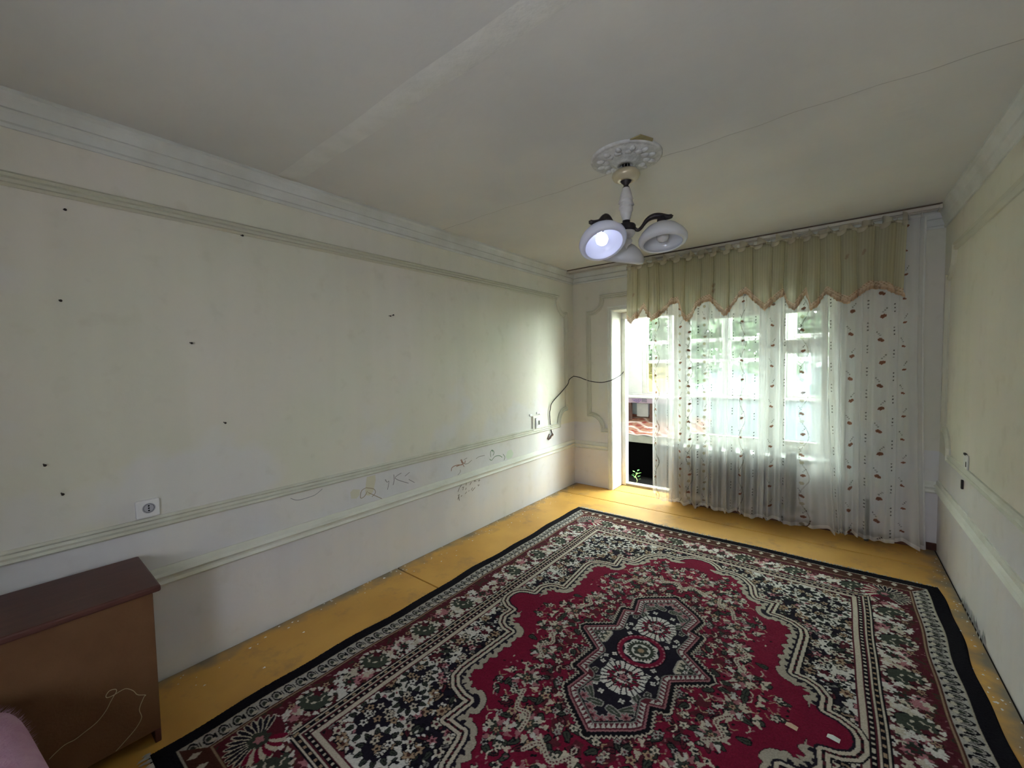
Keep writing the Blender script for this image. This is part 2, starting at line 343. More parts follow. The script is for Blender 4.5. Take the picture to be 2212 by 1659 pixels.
# ------------------------------------------------------------------ balcony (loggia)
BL, BR, BD = .04, 4.2, 1.5
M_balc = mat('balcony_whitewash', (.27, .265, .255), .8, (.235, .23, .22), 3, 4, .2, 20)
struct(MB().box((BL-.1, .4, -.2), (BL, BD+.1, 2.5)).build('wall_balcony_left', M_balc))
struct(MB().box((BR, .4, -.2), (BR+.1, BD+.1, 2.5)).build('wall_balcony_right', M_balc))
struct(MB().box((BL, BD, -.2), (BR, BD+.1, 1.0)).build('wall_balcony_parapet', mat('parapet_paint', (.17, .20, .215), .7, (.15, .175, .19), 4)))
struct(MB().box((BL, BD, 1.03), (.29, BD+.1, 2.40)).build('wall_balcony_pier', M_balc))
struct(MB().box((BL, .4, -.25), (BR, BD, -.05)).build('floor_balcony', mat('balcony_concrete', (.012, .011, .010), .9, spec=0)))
M_roofp = bpy.data.materials.new('dimming_roof_sheet'); M_roofp.use_nodes = True; _thin(M_roofp, (.62, .64, .64, 1), .05)  # tint cuts the sky light through the added roof
cb_ = struct(empty('added_glazed_roof', (2.2, .95, 2.42)), 'added unseen glazed roof letting sky light onto the balcony')  # roof added out of view to let more sky light in
for k in range(5):
    x = BL+k*(BR-BL)/4; MB().bbox((x-.02, .4, 2.40), (x+.02, BD+.1, 2.44), .004).build('rafter', M_white, cb_)
    if k < 4: MB().box((x+.02, .4, 2.418), (x+(BR-BL)/4-.02, BD+.1, 2.422)).build('pane', M_roofp, cb_)
win2 = struct(empty('window_2', (2.0, BD+.05, 1.0)), 'glazing along the balcony outside the room')
M_wfr = mat('weathered_frame_paint', (.24, .24, .22), .6, (.19, .19, .17), 9)
bar((BL, BD-.04, 1.0), (BR, BD+.09, 1.03), 'window_sill', win2, M_wfr); bar((BL, BD+.02, 2.16), (BR, BD+.09, 2.32), 'window_frame', win2, M_wfr)
xs = [.32, .72, 1.42, 2.12, 2.82, 3.52, BR]
for i, x in enumerate(xs): bar((x-.03, BD+.02, 1.03), (x+.03 if x < BR else BR, BD+.09, 2.16), 'mullion', win2, M_wfr)
for i in range(len(xs)-1):
    a, b = xs[i]+.03, xs[i+1]-.03
    sash(a, b, 1.03, 1.50, win2, BD+.03, .025, 'sash', M_amber if i == 0 else M_glass, M_wfr); sash(a, b, 1.50, 1.77, win2, BD+.03, .022, fm=M_wfr); sash(a, b, 1.77, 2.16, win2, BD+.03, .03, fm=M_wfr)
# raised plank platform with patterned cloth, low table, leaning board
M_darkwood = mat('dark_stained_wood', (.055, .022, .014), .6, (.03, .012, .008), 14, 4, .2, 40)
plat = empty('sleeping_platform', (.75, 1.1, -.05)); tag(plat, 'low white-edged platform on the balcony beyond the open door', 'platform')
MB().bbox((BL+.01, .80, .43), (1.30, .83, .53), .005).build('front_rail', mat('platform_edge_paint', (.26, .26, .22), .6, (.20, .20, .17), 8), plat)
MB().bbox((BL+.01, .83, .47), (1.30, BD-.01, .525), .004).build('deck', M_darkwood, plat)
MB().bbox((BL+.01, .90, -.05), (1.30, .915, .47), .003).build('under_platform_shade', M_dark, plat)  # near-black board stands for the deep shade under the platform
for x in (BL+.03, 1.25): 
    for y in (.84, 1.44): MB().bbox((x, y, -.05), (x+.04, y+.04, .47), .004).build('leg', M_darkwood, plat)
n = 60; u = np.linspace(0, 1, n); U2, V2 = np.meshgrid(u, u)
zz = .535+.185*np.clip((V2-.18)/.82, 0, 1)**1.1+.006*np.sin(U2*31+V2*7)+.005*np.sin(V2*40)
pv = np.stack([BL+.02+U2*1.2, .79+V2*.68, zz], -1)
pat = np.ones((n, n, 4)); base = np.array((.12, .060, .038)); red = np.array((.085, .012, .010)); lt = np.array((.22, .17, .15))
nz = np.sin(U2*38+3*np.sin(V2*23))*np.sin(V2*44+2*np.sin(U2*17)); nz2 = np.sin(U2*13+V2*29+2*np.sin(U2*21))
col = np.where((nz > .25)[..., None], red, base); col = np.where((nz2 > .72)[..., None], lt, col); col = np.where((V2 < .12)[..., None], lt*.8+.1*red, col); pat[..., :3] = col
M_attr = {}
def attr_mat(name, rough=.9, attr='tint', bump=0, bs=400):
    m = bpy.data.materials.new(name); m.use_nodes = True; N = m.node_tree.nodes; L = m.node_tree.links; p = N['Principled BSDF']
    a = N.new('ShaderNodeAttribute'); a.attribute_name = attr; L.new(a.outputs['Color'], p.inputs['Base Color'])
    p.inputs['Roughness'].default_value = rough; p.inputs['Specular IOR Level'].default_value = .1
    if bump:
        tc = N.new('ShaderNodeTexCoord'); n_ = N.new('ShaderNodeTexNoise'); n_.inputs['Scale'].default_value = bs; L.new(tc.outputs['Object'], n_.inputs['Vector'])
        b = N.new('ShaderNodeBump'); b.inputs['Strength'].default_value = bump; b.inputs['Distance'].default_value = .004; L.new(n_.outputs['Fac'], b.inputs['Height']); L.new(b.outputs[0], p.inputs['Normal'])
    return m
tag(link('patterned_cloth', grid_mesh('patterned_cloth', pv, n, n, pat), attr_mat('patterned_cloth_print'), None, True), 'red and tan patterned cloth spread on the balcony platform', 'cloth')
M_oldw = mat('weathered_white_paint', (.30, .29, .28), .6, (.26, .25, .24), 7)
tb = empty('low_table', (.6, 1.35, .62)); tag(tb, 'small white low table with purple flower drawing on its apron', 'table')
MB().bbox((BL+.02, 1.22, .985), (.95, 1.46, 1.01), .004).build('tabletop', M_oldw, tb)
ap = MB().bbox((BL+.03, 1.225, .915), (.94, 1.245, .985), .003).build('apron', mat('lilac_apron', (.17, .125, .15), .6, (.145, .10, .125), 9), tb)
sc = MB()
for cx_, cz_ in ((.31, .955), (.34, .94), (.365, .96)):
    sc.tube([(cx_+.018*math.cos(t), 1.222, cz_+.016*math.sin(t)) for t in np.linspace(0, 6.28, 14)], .003, 5)
sc.tube(spline([(.26, 1.222, .965), (.28, 1.222, .95), (.31, 1.222, .95)], 5), .003, 5)
sc.build('painted_flowers', mat('purple_crayon', (.075, .035, .13), .7), ap)
dk = MB()
for k in range(4): dk.tube(spline([(.40, 1.222, .935+.014*k), (.43, 1.222, .940+.014*k), (.47, 1.222, .932+.015*k)], 4), .0035, 5)
dk.build('painted_strokes', mat('slate_crayon', (.03, .028, .04), .7), ap)
for x in (.19, .86, .50): MB().bbox((x, 1.24, .668), (x+.045, 1.285, .915), .003).build('leg', M_darkwood, tb)
tag(MB().bbox((.27, 1.36, .705), (.44, 1.38, .90), .003).build('white_board', M_oldw), 'white board standing under the low balcony table', 'board')
# plant lying by the threshold in the dark under the platform
pl = empty('green_plant', (.60, .50, -.05)); tag(pl, 'small green leafy plant in the shade just beyond the threshold', 'plant')
MB().tube(spline([(.60, .47, -.045), (.625, .46, .02), (.60, .47, .07), (.63, .48, .11)], 5), .005, 6).build('stem', mat('pale_stem', s2l(200, 205, 140), .6), pl)
M_leaf = mat('plant_leaf', s2l(60, 130, 70), .5, s2l(120, 160, 80), 40)
for k in range(12):
    a = k*2.4; b_ = Vector((.61+.02*math.cos(a), .47+.02*math.sin(a), .03+.009*k)); d = Vector((math.cos(a), math.sin(a), .4)).normalized()*.045; s_ = d.cross(Vector((0, 0, 1))).normalized()*.016; u_ = Vector((0, 0, .004))
    MB().add([b_, b_+d*.5+s_+u_, b_+d, b_+d*.5-s_+u_, b_+d*.5-u_], [(0, 1, 4), (1, 2, 4), (2, 3, 4), (3, 0, 4)]).build('leaf', M_leaf, pl)

# ------------------------------------------------------------------ outdoors
M_ground = mat('pale_sunlit_yard', (.040, .050, .046), .9, (.034, .046, .040), .4)
struct(MB().box((-40, 2.2, -3.4), (40, 90, -3.2)).build('ground_yard', M_ground), 'pale bright yard below the balcony')
M_leafout = bpy.data.materials.new('sunlit_foliage'); M_leafout.use_nodes = True
_N = M_leafout.node_tree.nodes; _L = M_leafout.node_tree.links; _p = _N['Principled BSDF']; _p.inputs['Roughness'].default_value = .6
_p.inputs['Base Color'].default_value = (.040, .062, .030, 1)
_t = _N.new('ShaderNodeBsdfTranslucent'); _t.inputs[0].default_value = (.060, .092, .044, 1); _x = _N.new('ShaderNodeMixShader'); _x.inputs[0].default_value = .5
_L.new(_p.outputs[0], _x.inputs[1]); _L.new(_t.outputs[0], _x.inputs[2]); _L.new(_x.outputs[0], _N['Material Output'].inputs[0])
M_bark = mat('bark', (.10, .07, .05), .9, (.06, .04, .03), 20)
def tree(x, y, z0, zc, rx, rz, nleaf, label):
    r = empty('tree', (x, y, z0)); tag(r, label, 'tree', 'trees beyond the balcony')
    MB().tube(spline([(x, y, z0), (x+.1, y, (z0+zc)/2), (x-.05, y, zc)], 5), [.16-.012*i for i in range(11)], 8).build('trunk', M_bark, r)
    q = rng.normal(size=(nleaf, 3)); q /= np.linalg.norm(q, axis=1)[:, None]; q *= rng.uniform(.35, 1, (nleaf, 1))**.5
    cl = rng.normal(size=(26, 3)); cl /= np.linalg.norm(cl, axis=1)[:, None]
    c = cl[rng.integers(0, 26, nleaf)]*.66+q*.42; P = c*np.array([rx, rx*.8, rz])+np.array([x, y, zc])
    a = rng.normal(size=(nleaf, 3)); a /= np.linalg.norm(a, axis=1)[:, None]; b = np.cross(a, rng.normal(size=(nleaf, 3))); b /= np.linalg.norm(b, axis=1)[:, None]
    s = rng.uniform(.15, .30, (nleaf, 1)); V = np.stack([P-a*s, P+b*s*.6, P+a*s, P-b*s*.6], 1).reshape(-1, 3)
    me = bpy.data.meshes.new('crown'); me.from_pydata(V.tolist(), [], (np.arange(nleaf*4).reshape(-1, 4)).tolist())
    o = link('crown', me, M_leafout, r); o['kind'] = 'stuff'
tree(-5.2, 10.2, -3.2, 4.0, 2.8, 3.8, 9000, 'broad green tree seen through the open balcony door')
tree(.2, 14.6, -3.2, 4.6, 3.2, 4.2, 9000, 'tall green tree behind the middle of the net curtain')
tree(5.3, 10.2, -3.2, 4.0, 2.6, 3.8, 7000, 'green tree behind the right window pane')
tree(-11.8, 14.6, -3.2, 4.4, 3.6, 4.4, 8000, 'farther green tree at the left edge of the doorway view')
tree(-4.6, 21.5, -3.2, 5.0, 4.4, 4.8, 9000, 'green tree farther back between the front trees')
tree(-15.5, 23.0, -3.2, 5.0, 4.2, 4.8, 8000, 'green tree behind the trees left of the doorway')
gb = empty('white_building', (-6, 34, -3.2)); tag(gb, 'low white building beyond the trees outside', 'building')
MB().box((-30, 34, -3.2), (14, 40, .9)).build('wall', mat('building_white', (.050, .066, .066), .8, (.045, .060, .058), .8), gb)
MB().add([(-30.4, 33.5, .9), (14.4, 33.5, .9), (14.4, 37, 2.0), (-30.4, 37, 2.0), (14.4, 40.5, .9), (-30.4, 40.5, .9)], [(0, 1, 2, 3), (3, 2, 4, 5), (0, 3, 5), (1, 4, 2)]).build('roof', mat('slate_roof', (.03, .036, .038), .7), gb)
for k in range(9): MB().box((-28+4.6*k, 33.94, -1.6), (-26.6+4.6*k, 33.99, -.3)).build('window', mat('far_window', (.12, .15, .18), .2), gb)
# ------------------------------------------------------------------ rug
def make_rug():
    cx, cy, hw, hl, dx = 1.785, -2.455, 1.315, 1.70, .0036
    nx, ny = int(hw/dx)+1, int(hl/dx)+1
    X, Y = np.meshgrid(np.linspace(0, hw, nx), np.linspace(0, hl, ny))
    A = lambda *c: np.array(c)
    cream, white, navy, black = A(.47, .42, .34), A(.56, .54, .50), A(.013, .010, .018), A(.007, .006, .009)
    redc, maroon, green, tan, pink, brown, grey = A(.165, .007, .028), A(.085, .014, .022), A(.040, .048, .036), A(.33, .23, .15), A(.36, .15, .17), A(.075, .028, .02), A(.30, .28, .26)
    Q = np.empty((ny, nx, 3)); d = np.minimum(hw-X, hl-Y)
    along = np.where(hw-X < hl-Y, Y, X)
    fld = [(.875, -.02), (.872, .03), (.853, .075), (.805, .107), (.755, .118), (.762, .2), (.730, .256), (.684, .28), (.635, .285), (.662, .64), (.650, .70), (.60, .745), (.535, .763), (.49, .765), (.505, .90), (.40, .895), (.385, .925), (.36, 1.03), (.31, 1.10), (.26, 1.135), (.2, 1.146), (.145, 1.138), (.118, 1.178), (.07, 1.218), (0, 1.235), (-.07, 1.22)]
    star = [(.325, -.02), (.325, .01), (.29, .035), (.185, .118), (.212, .285), (.152, .306), (.178, .43), (.15, .465), (0, .58), (-.1, .5)]
    def sd(poly):
        best = np.full(X.shape, 9.); par = np.zeros(X.shape); acc = 0
        for (x0, y0), (x1, y1) in zip(poly[:-1], poly[1:]):
            ex, ey = x1-x0, y1-y0; l2 = ex*ex+ey*ey; t = np.clip(((X-x0)*ex+(Y-y0)*ey)/l2, 0, 1)
            dd = np.hypot(X-x0-t*ex, Y-y0-t*ey); m = dd < best; best[m] = dd[m]; par[m] = (acc+t*math.sqrt(l2))[m]; acc += math.sqrt(l2)
        pg = poly+[(-.2, poly[-1][1]), (-.2, poly[0][1])]; ins = np.zeros(X.shape, bool)
        for (x0, y0), (x1, y1) in zip(pg, pg[1:]+pg[:1]):
            if y0 == y1: continue
            c = ((y0 > Y) != (y1 > Y)) & (X < (x1-x0)*(Y-y0)/(y1-y0)+x0); ins ^= c
        return np.where(ins, -best, best), par
    sf, pf = sd(fld); ss, ps = sd(star)
    Q[:] = navy; Q[sf < 0] = redc
    def win(px, py, r):
        i0, i1 = max(0, int((py-r)/dx)), min(ny, int((py+r)/dx)+2); j0, j1 = max(0, int((px-r)/dx)), min(nx, int((px+r)/dx)+2); return i0, i1, j0, j1
    def blob(px, py, rx, ry, ang, col, clip=None, pet=0, amp=0, ph=0):
        i0, i1, j0, j1 = win(px, py, max(rx, ry)*(1+abs(amp))+dx)
        if i1 <= i0 or j1 <= j0: return
        x = X[i0:i1, j0:j1]-px; y = Y[i0:i1, j0:j1]-py; c, s = math.cos(ang), math.sin(ang)
        a, b = (x*c+y*s)/rx, (-x*s+y*c)/ry; r = np.hypot(a, b)
        m = r < 1+(amp*np.cos(pet*np.arctan2(b, a)+ph) if pet else 0)
        if clip is not None: m &= clip[i0:i1, j0:j1]
        Q[i0:i1, j0:j1][m] = col
    def flower(px, py, r, c1, c2, out, clip=None, pet=5):
        ph = rng.uniform(0, 6)
        blob(px, py, r*1.3, r*1.3, 0, out, clip, pet, .22, ph); blob(px, py, r, r, 0, c1, clip, pet, .28, ph); blob(px, py, r*.42, r*.42, 0, c2, clip)
    def leaf(px, py, l, w, a, col, out, clip=None):
        blob(px, py, l+.005, w+.005, a, out, clip, 3, .12); blob(px, py, l, w, a, col, clip, 3, .15); blob(px, py, l*.7, .002, a, out, clip)
    def scatter(mask, step, types, seed_clip=None, jit=.5):
        for py in np.arange(step/2, hl, step):
            for px in np.arange(step/2, hw, step):
                x = px+rng.uniform(-jit, jit)*step; y = py+rng.uniform(-jit, jit)*step
                i, j = int(y/dx), int(x/dx)
                if 0 <= i < ny and 0 <= j < nx and mask[i, j]: types[rng.integers(len(types))](x, y)
    def stroke(pts, w, col, clip=None):
        pts = [Vector(p+(0,)) if len(p) == 2 else Vector(p) for p in pts]; pts = spline(pts, 6)
        for p in pts: blob(p.x, p.y, w, w, 0, col, clip)
    # --- corner zone between field and inner frame
    cz = (sf > .0) & (d > .45)
    near_frame = cz & (d < .58) & (sf > .08)
    T = lambda f: f
    scatter(cz, .050, [lambda x, y: leaf(x, y, .022, .010, rng.uniform(0, 3.1), [green, grey*.6, maroon, tan*.8][rng.integers(4)], black, cz)])
    scatter(near_frame, .085, [lambda x, y: blob(x, y, .052, .04, rng.uniform(0, 3), maroon, cz, 9, .25), lambda x, y: blob(x, y, .04, .055, rng.uniform(0, 3), white, cz, 7, .3)])
    scatter(near_frame, .05, [lambda x, y: blob(x, y, .028, .020, rng.uniform(0, 3), white, cz, 5, .35), lambda x, y: leaf(x, y, .022, .011, rng.uniform(0, 3), green, black, cz), lambda x, y: blob(x, y, .02, .02, 0, maroon, cz, 5, .3)])
    scatter(cz, .062, [lambda x, y: flower(x, y, .019, cream, maroon, black, cz), lambda x, y: flower(x, y, .016, white, black, black, cz), lambda x, y: flower(x, y, .017, pink, maroon, black, cz), lambda x, y: flower(x, y, .022, tan, brown, black, cz, 6)])
    scatter(cz, .036, [lambda x, y: blob(x, y, .009, .005, rng.uniform(0, 3), white, cz), lambda x, y: blob(x, y, .008, .004, rng.uniform(0, 3), cream, cz), lambda x, y: blob(x, y, .009, .007, rng.uniform(0, 3), black, cz)])
    # large corner bouquet
    for (bx, by, r) in ((.74, 1.06, .11), (.79, .80, .07), (.62, 1.14, .07), (.70, .92, .06)):
        for k in range(11):
            a = k*2*math.pi/11; blob(bx+r*math.cos(a), by+r*math.sin(a), .030, .024, a, white, cz, 5, .25); leaf(bx+r*1.02*math.cos(a), by+r*1.02*math.sin(a), .014, .008, a, green, black, cz)
        blob(bx, by, r*.86, r*.86, 0, navy, cz, 8, .08)
        for k in range(int(r*130)):
            a, q = rng.uniform(0, 6.28), r*.72*math.sqrt(rng.uniform(0, 1)); flower(bx+q*math.cos(a), by+q*math.sin(a), .015, [white, tan, cream][k % 3], black, black, cz)
    # --- main border
    mb = (d > .165) & (d < .365)
    Q[mb] = maroon
    scatter(mb, .033, [lambda x, y: blob(x, y, .012, .006, rng.uniform(0, 3), brown, mb), lambda x, y: blob(x, y, .010, .004, rng.uniform(0, 3), pink*.6, mb), lambda x, y: leaf(x, y, .013, .006, rng.uniform(0, 3), green*.8, brown, mb)])
    def bxy(t, dd, side): return (hw-dd, t) if side == 0 else (t, hl-dd)
    for side, tmax in ((0, hl-.25), (1, hw-.25)):
        k = 0; t = .10
        while t < tmax:
            x, y = bxy(t, .285+.012*(-1)**k, side)
            if k % 2 == 0:
                for q in range(30):
                    a, r = rng.uniform(0, 6.28), .085*math.sqrt(rng.uniform(0, 1)); blob(x+r*math.cos(a), y+r*math.sin(a)*1.15, .021, .016, rng.uniform(0, 3), [white, cream, white, pink][q % 4], mb, 5, .3)
                for q in range(15):
                    a, r = rng.uniform(0, 6.28), .085*math.sqrt(rng.uniform(0, 1)); blob(x+r*math.cos(a), y+r*math.sin(a), .010, .006, rng.uniform(0, 3), [maroon, black, green][q % 3], mb, 3, .2)
                blob(x, y, .026, .022, 0, green*.7, mb, 7, .25); blob(x, y, .010, .008, 0, maroon, mb)
            else:
                blob(x, y, .076, .056, .6, black, mb); blob(x, y, .070, .050, .6, green*1.2, mb, 6, .08); blob(x+.012, y-.01, .038, .030, .6, cream, mb, 7, .12); blob(x+.012, y-.01, .032, .024, .6, green, mb, 5, .2); blob(x+.03, y-.03, .022, .013, .3, maroon, mb, 5, .2)
                for q in range(14):
                    a = q*2*math.pi/14; blob(x+.078*math.cos(a), y+.066*math.sin(a), .014, .009, a+1, [white, cream][q % 2], mb, 3, .25)
            x, y = bxy(t+.075, .225, side); flower(x, y, .014, tan, maroon, black, mb)
            t += .155; k += 1
    # fan of dark petals at the corner of the border
    fx, fy = hw-.285, hl-.285
    blob(fx+.02, fy+.02, .12, .12, 0, maroon, None)
    for k in range(15):
        a = -.9+k*(math.pi/2+1.8)/14
        blob(fx+.075*math.cos(a), fy+.075*math.sin(a), .048, .013, a, cream, None); blob(fx+.075*math.cos(a), fy+.075*math.sin(a), .042, .008, a, navy, None)
    blob(fx, fy, .040, .040, 0, green, None, 7, .15); blob(fx, fy, .018, .018, 0, pink, None, 5, .2)
    for k in range(9):
        a = math.pi+(k-4)*.22; blob(fx+.075*math.cos(a), fy+.075*math.sin(a), .035, .012, a, cream if k % 2 else redc, None)
    # --- inner stripes
    for lo, hi, c in ((.360, .366, black), (.366, .373, cream), (.373, .392, black), (.392, .399, cream), (.399, .404, maroon), (.404, .424, black), (.424, .428, maroon), (.428, .450, cream), (.450, .455, maroon)):
        m = (d >= lo) & (d < hi) & (np.hypot(X-fx, Y-fy) > .125); Q[m] = c
    dots = ((along % .030) < .012); m = (d > .409) & (d < .419) & dots & (np.hypot(X-fx, Y-fy) > .125); Q[m] = cream
    m = (d > .378) & (d < .388) & ((along % .042) < .014); Q[m] = tan
    # --- guard border
    m = (d > .075) & (d < .150); Q[m] = grey*1.25
    ph = (along % .052)/.052; v = (d-.1125)/.034
    ring = ((ph-.5)/.36)**2+v**2
    Q[m & (ring < 1)] = black; Q[m & (ring < .5)] = grey; Q[m & (ring < .22)] = green*.8
    Q[m & (np.hypot((ph-.5)*1.2+.18, v-.45) < .28)] = cream; Q[m & (ph < .10) & (np.abs(v) < .5)] = black
    Q[(d >= .150) & (d < .156)] = brown; Q[(d >= .156) & (d < .163)] = tan*.8; Q[(d >= .163) & (d < .168)] = brown
    Q[(d >= .072) & (d < .078)] = cream*.8
    g2 = (hl-Y < hw-X) & (d > .078) & (d < .150)        # the short ends carry a brown guard with pale darts
    Q[g2] = brown*.9; ph2 = (X % .075)/.075; vv = (d-.108)/.025
    Q[g2 & (np.abs(ph2-.5) < .22*(1-np.abs(vv))) ] = cream
    Q[d < .072] = black
    # --- red field sprays
    field = (sf < -.055) & (ss > .03)
    th = np.arctan2(Y, X)
    spray = field & (sf < -.125-.03*np.sin(th*9)-.02*np.sin(X*31+Y*17)) & ~((Y < .17) & (X > .64)) & ~((X > .42) & (Y > .25) & (Y < .42) & (sf > -.20))
    SP = field & (sf < -.085)
    dk = spray & (ss < .18)
    Q[dk & (np.sin(X*57+2*np.sin(Y*31))*np.sin(Y*49+X*11) > .1)] = maroon
    scatter(spray, .050, [lambda x, y: leaf(x, y, .024, .012, rng.uniform(0, 3), green, black, SP), lambda x, y: leaf(x, y, .020, .010, rng.uniform(0, 3), [maroon, green*1.2][rng.integers(2)], black, SP), lambda x, y: stroke([(x-.02, y-.01), (x, y+.012), (x+.02, y)], .0026, tan, SP)])
    scatter(spray, .058, [lambda x, y: flower(x, y, .015, cream, green, black, SP), lambda x, y: flower(x, y, .017, tan*1.1, maroon, black, SP), lambda x, y: blob(x, y, .018, .011, rng.uniform(0, 3), cream, SP, 3, .35), lambda x, y: stroke([(x, y-.02), (x+.008, y), (x-.004, y+.02)], .003, cream, SP), lambda x, y: flower(x, y, .013, grey, maroon, black, SP)])
    scatter(spray, .038, [lambda x, y: blob(x, y, .007, .004, rng.uniform(0, 3), cream*.9, SP), lambda x, y: blob(x, y, .008, .005, rng.uniform(0, 3), black, SP), lambda x, y: blob(x, y, .007, .004, rng.uniform(0, 3), pink*.7, SP)])
    for (bx, by, r) in ((.44, .10, .055), (.36, .50, .06), (.40, .30, .05), (.21, .70, .06), (.10, .90, .05), (.30, .80, .05)):
        for k in range(10):
            a = k*2*math.pi/10+rng.uniform(-.3, .3); q_ = r*rng.uniform(.6, 1.1); blob(bx+q_*math.cos(a), by+q_*math.sin(a), .017, .010, a+rng.uniform(-.6, .6), [cream*.9, white*.85, pink*.8][k % 3], SP, 3, .3)
        blob(bx, by, r*.5, r*.45, 0, green, SP, 7, .25); flower(bx, by, r*.22, tan, maroon, black, SP)
    for (pts) in (((.44, .16), (.40, .22), (.44, .28), (.38, .34)), ((.33, .57), (.30, .66), (.24, .66), (.22, .74)), ((.16, .80), (.12, .74), (.05, .78), (0, .72))):
        stroke(pts, .011, cream*.9, SP); stroke(pts, .004, maroon, SP)
    # --- field boundary: scalloped pale edge, dark line, double cream line with dashes
    sc = .030+.016*np.abs(np.sin(pf*math.pi/.052))+.008*np.sin(pf*61)
    lobe = ((Y < .12) & (X > .70)) | ((X < .125) & (Y > 1.10))
    ins = (sf < 0) & (sf > -.095) & ~lobe
    Q[ins & (-sf < .032+sc)] = black; Q[ins & (-sf < .029+sc)] = cream*.75
    Q[ins & (-sf < .024+sc*.55) & (np.sin(pf*math.pi/.026) > .35)] = navy
    Q[(sf < 0) & (sf > -.034)] = navy
    m = (sf < .016) & (sf > -.024); Q[m] = cream
    Q[(np.abs(sf+.004) < .0055)] = maroon*.8; Q[(np.abs(sf+.004) < .0055) & ((pf % .034) < .016)] = black
    Q[(sf > .016) & (sf < .022)] = black
    # --- central star
    Q[ss < .030] = navy
    zig = .022+.012*np.abs(((ps/.020) % 1)*2-1); o = (ss > .0) & (ss < zig+.010); Q[o] = black; Q[(ss > zig-.004) & (ss < zig+.005)] = cream*.9
    Q[(ss > -.004) & (ss < .004)] = pink*.8
    band = (ss < -.004) & (ss > -.034); Q[band] = maroon*1.2
    Q[band & (ss < -.012) & (((ps/.022) % 1) < .55+.9*(ss+.022)/.03)] = white*.85
    Q[(ss < -.034) & (ss > -.041)] = grey*.6; Q[(ss < -.041) & (ss > -.046)] = black
    inn = ss < -.046
    Q[inn] = navy
    for (x, y) in [(.10, .10), (.13, .135), (.09, .15), (.125, .18), (.085, .19), (.15, .16), (.17, .11), (.05, .36), (.09, .33)]: flower(x, y, .012, white, grey, black, inn, 4)
    for (x, y, l, a) in ((.10, .31, .042, .8), (.10, .38, .046, 2.4), (.045, .43, .04, .2), (.13, .27, .03, 1.5), (.14, .40, .03, 1.2)): leaf(x, y, l, l*.36, a, green*1.3, grey, inn)
    for (x, y) in ((.05, .47), (.10, .43), (.02, .50), (.12, .35)): flower(x, y, .019, pink*.8, maroon, grey, inn, 6)
    leaf(.225, .02, .055, .035, 0, cream, grey, inn); blob(.225, .02, .036, .02, 0, green, inn, 7, .25); flower(.225, .02, .012, white, maroon, black, inn)
    for k in range(14):
        a = k*.26; blob(.085*math.sin(a)*.9, .225+.075*math.cos(a), .032, .026, a, white, inn, 5, .2)
    blob(0, .225, .075, .065, 0, white, inn, 6, .1)
    for k in range(13):
        a = k*math.pi/12; blob(.088*math.sin(a), .225+.080*math.cos(a), .040, .0035, math.pi/2-a, navy, inn)
        blob(.052*math.sin(a+.13), .225+.046*math.cos(a+.13), .012, .006, math.pi/2-a, [redc, green][k % 2], inn)
    flower(0, .225, .020, pink, maroon, navy, inn, 6)
    for k in range(16):
        a, r = rng.uniform(0, 3.14), .075*math.sqrt(rng.uniform(.1, 1)); blob(r*math.sin(a), .225+r*math.cos(a), .013, .006, rng.uniform(0, 3), [redc, maroon, navy][k % 3], inn, 3, .2)
    rr = np.hypot(X/.118, Y/.122); Q[rr < 1.06] = black; Q[rr < 1] = redc*1.1; Q[(rr < 1) & (rr > .93) & (np.sin(np.arctan2(Y, X)*28) > 0)] = pink; Q[rr < .78] = navy
    tt = np.arctan2(Y, X); Q[rr < .70+.05*np.cos(tt*8)] = white
    for k in range(7):
        a = k*math.pi/12; blob(.058*math.cos(a), .060*math.sin(a), .014, .009, a, green, None, 3, .2)
    Q[np.hypot(X, Y) < .036+.006*np.cos(tt*6)] = green; Q[np.hypot(X, Y) < .016] = tan
    # --- mirror the quarter into the whole rug
    ix = np.abs(np.arange(-(nx-1), nx)); iy = np.abs(np.arange(-(ny-1), ny))
    full = Q[iy][:, ix]; nr, nc = full.shape[:2]
    gx, gy = np.meshgrid(np.linspace(-hw, hw, nc), np.linspace(-hl, hl, nr))
    full = full*(1+.10*rng.standard_normal((nr, nc, 1)))        # knotted wool
    col = np.concatenate([np.clip(full, .003, 1), np.ones((nr, nc, 1))], -1)
    wob = .010*np.sin(gy*5.3+1)+.006*np.sin(gy*13)
    px = cx+gx+wob*(np.abs(gx)/hw)**4*np.sign(gx)*.8; py = cy+gy+.006*np.sin(gx*6)*(np.abs(gy)/hl)**4
    edge = np.minimum(hw-np.abs(gx), hl-np.abs(gy)); pz = .0095+.004*np.clip(np.sin(gy*4.1+gx*1.3), 0, 1)*np.exp(-edge/.10)+.0008*rng.standard_normal((nr, nc))
    pz = np.where(edge < .004, .0015, pz)
    root = empty('patterned_rug', (cx, cy, 0)); tag(root, 'large red and cream patterned rug with black border on ochre floor', 'rug')
    me = grid_mesh('pile', np.stack([px, py, pz], -1), nr, nc, col)
    o = link('pile', me, attr_mat('wool_pile', .95, bump=.5, bs=350), root)
    M_fr = mat('cotton_fringe', (.52, .50, .46), .9, (.40, .38, .34), 40)
    for sgn in (1, -1):
        f = MB()
        for x in np.arange(cx-hw, cx+hw, .0065):
            l = random.uniform(.020, .045); y0 = cy+sgn*(hl-.004); w = .0022; dxx = random.uniform(-.012, .012); z1 = random.uniform(.001, .006)
            f.add([(x-w, y0, .006), (x+w, y0, .006), (x+w+dxx, y0+sgn*l, z1), (x-w+dxx, y0+sgn*l, z1), (x+dxx*.5, y0+sgn*l*.5, z1+.006)], [(0, 1, 4), (1, 2, 4), (2, 3, 4), (3, 0, 4)])
        fo = f.build('fringe', M_fr, root); fo['kind'] = 'stuff'
make_rug()
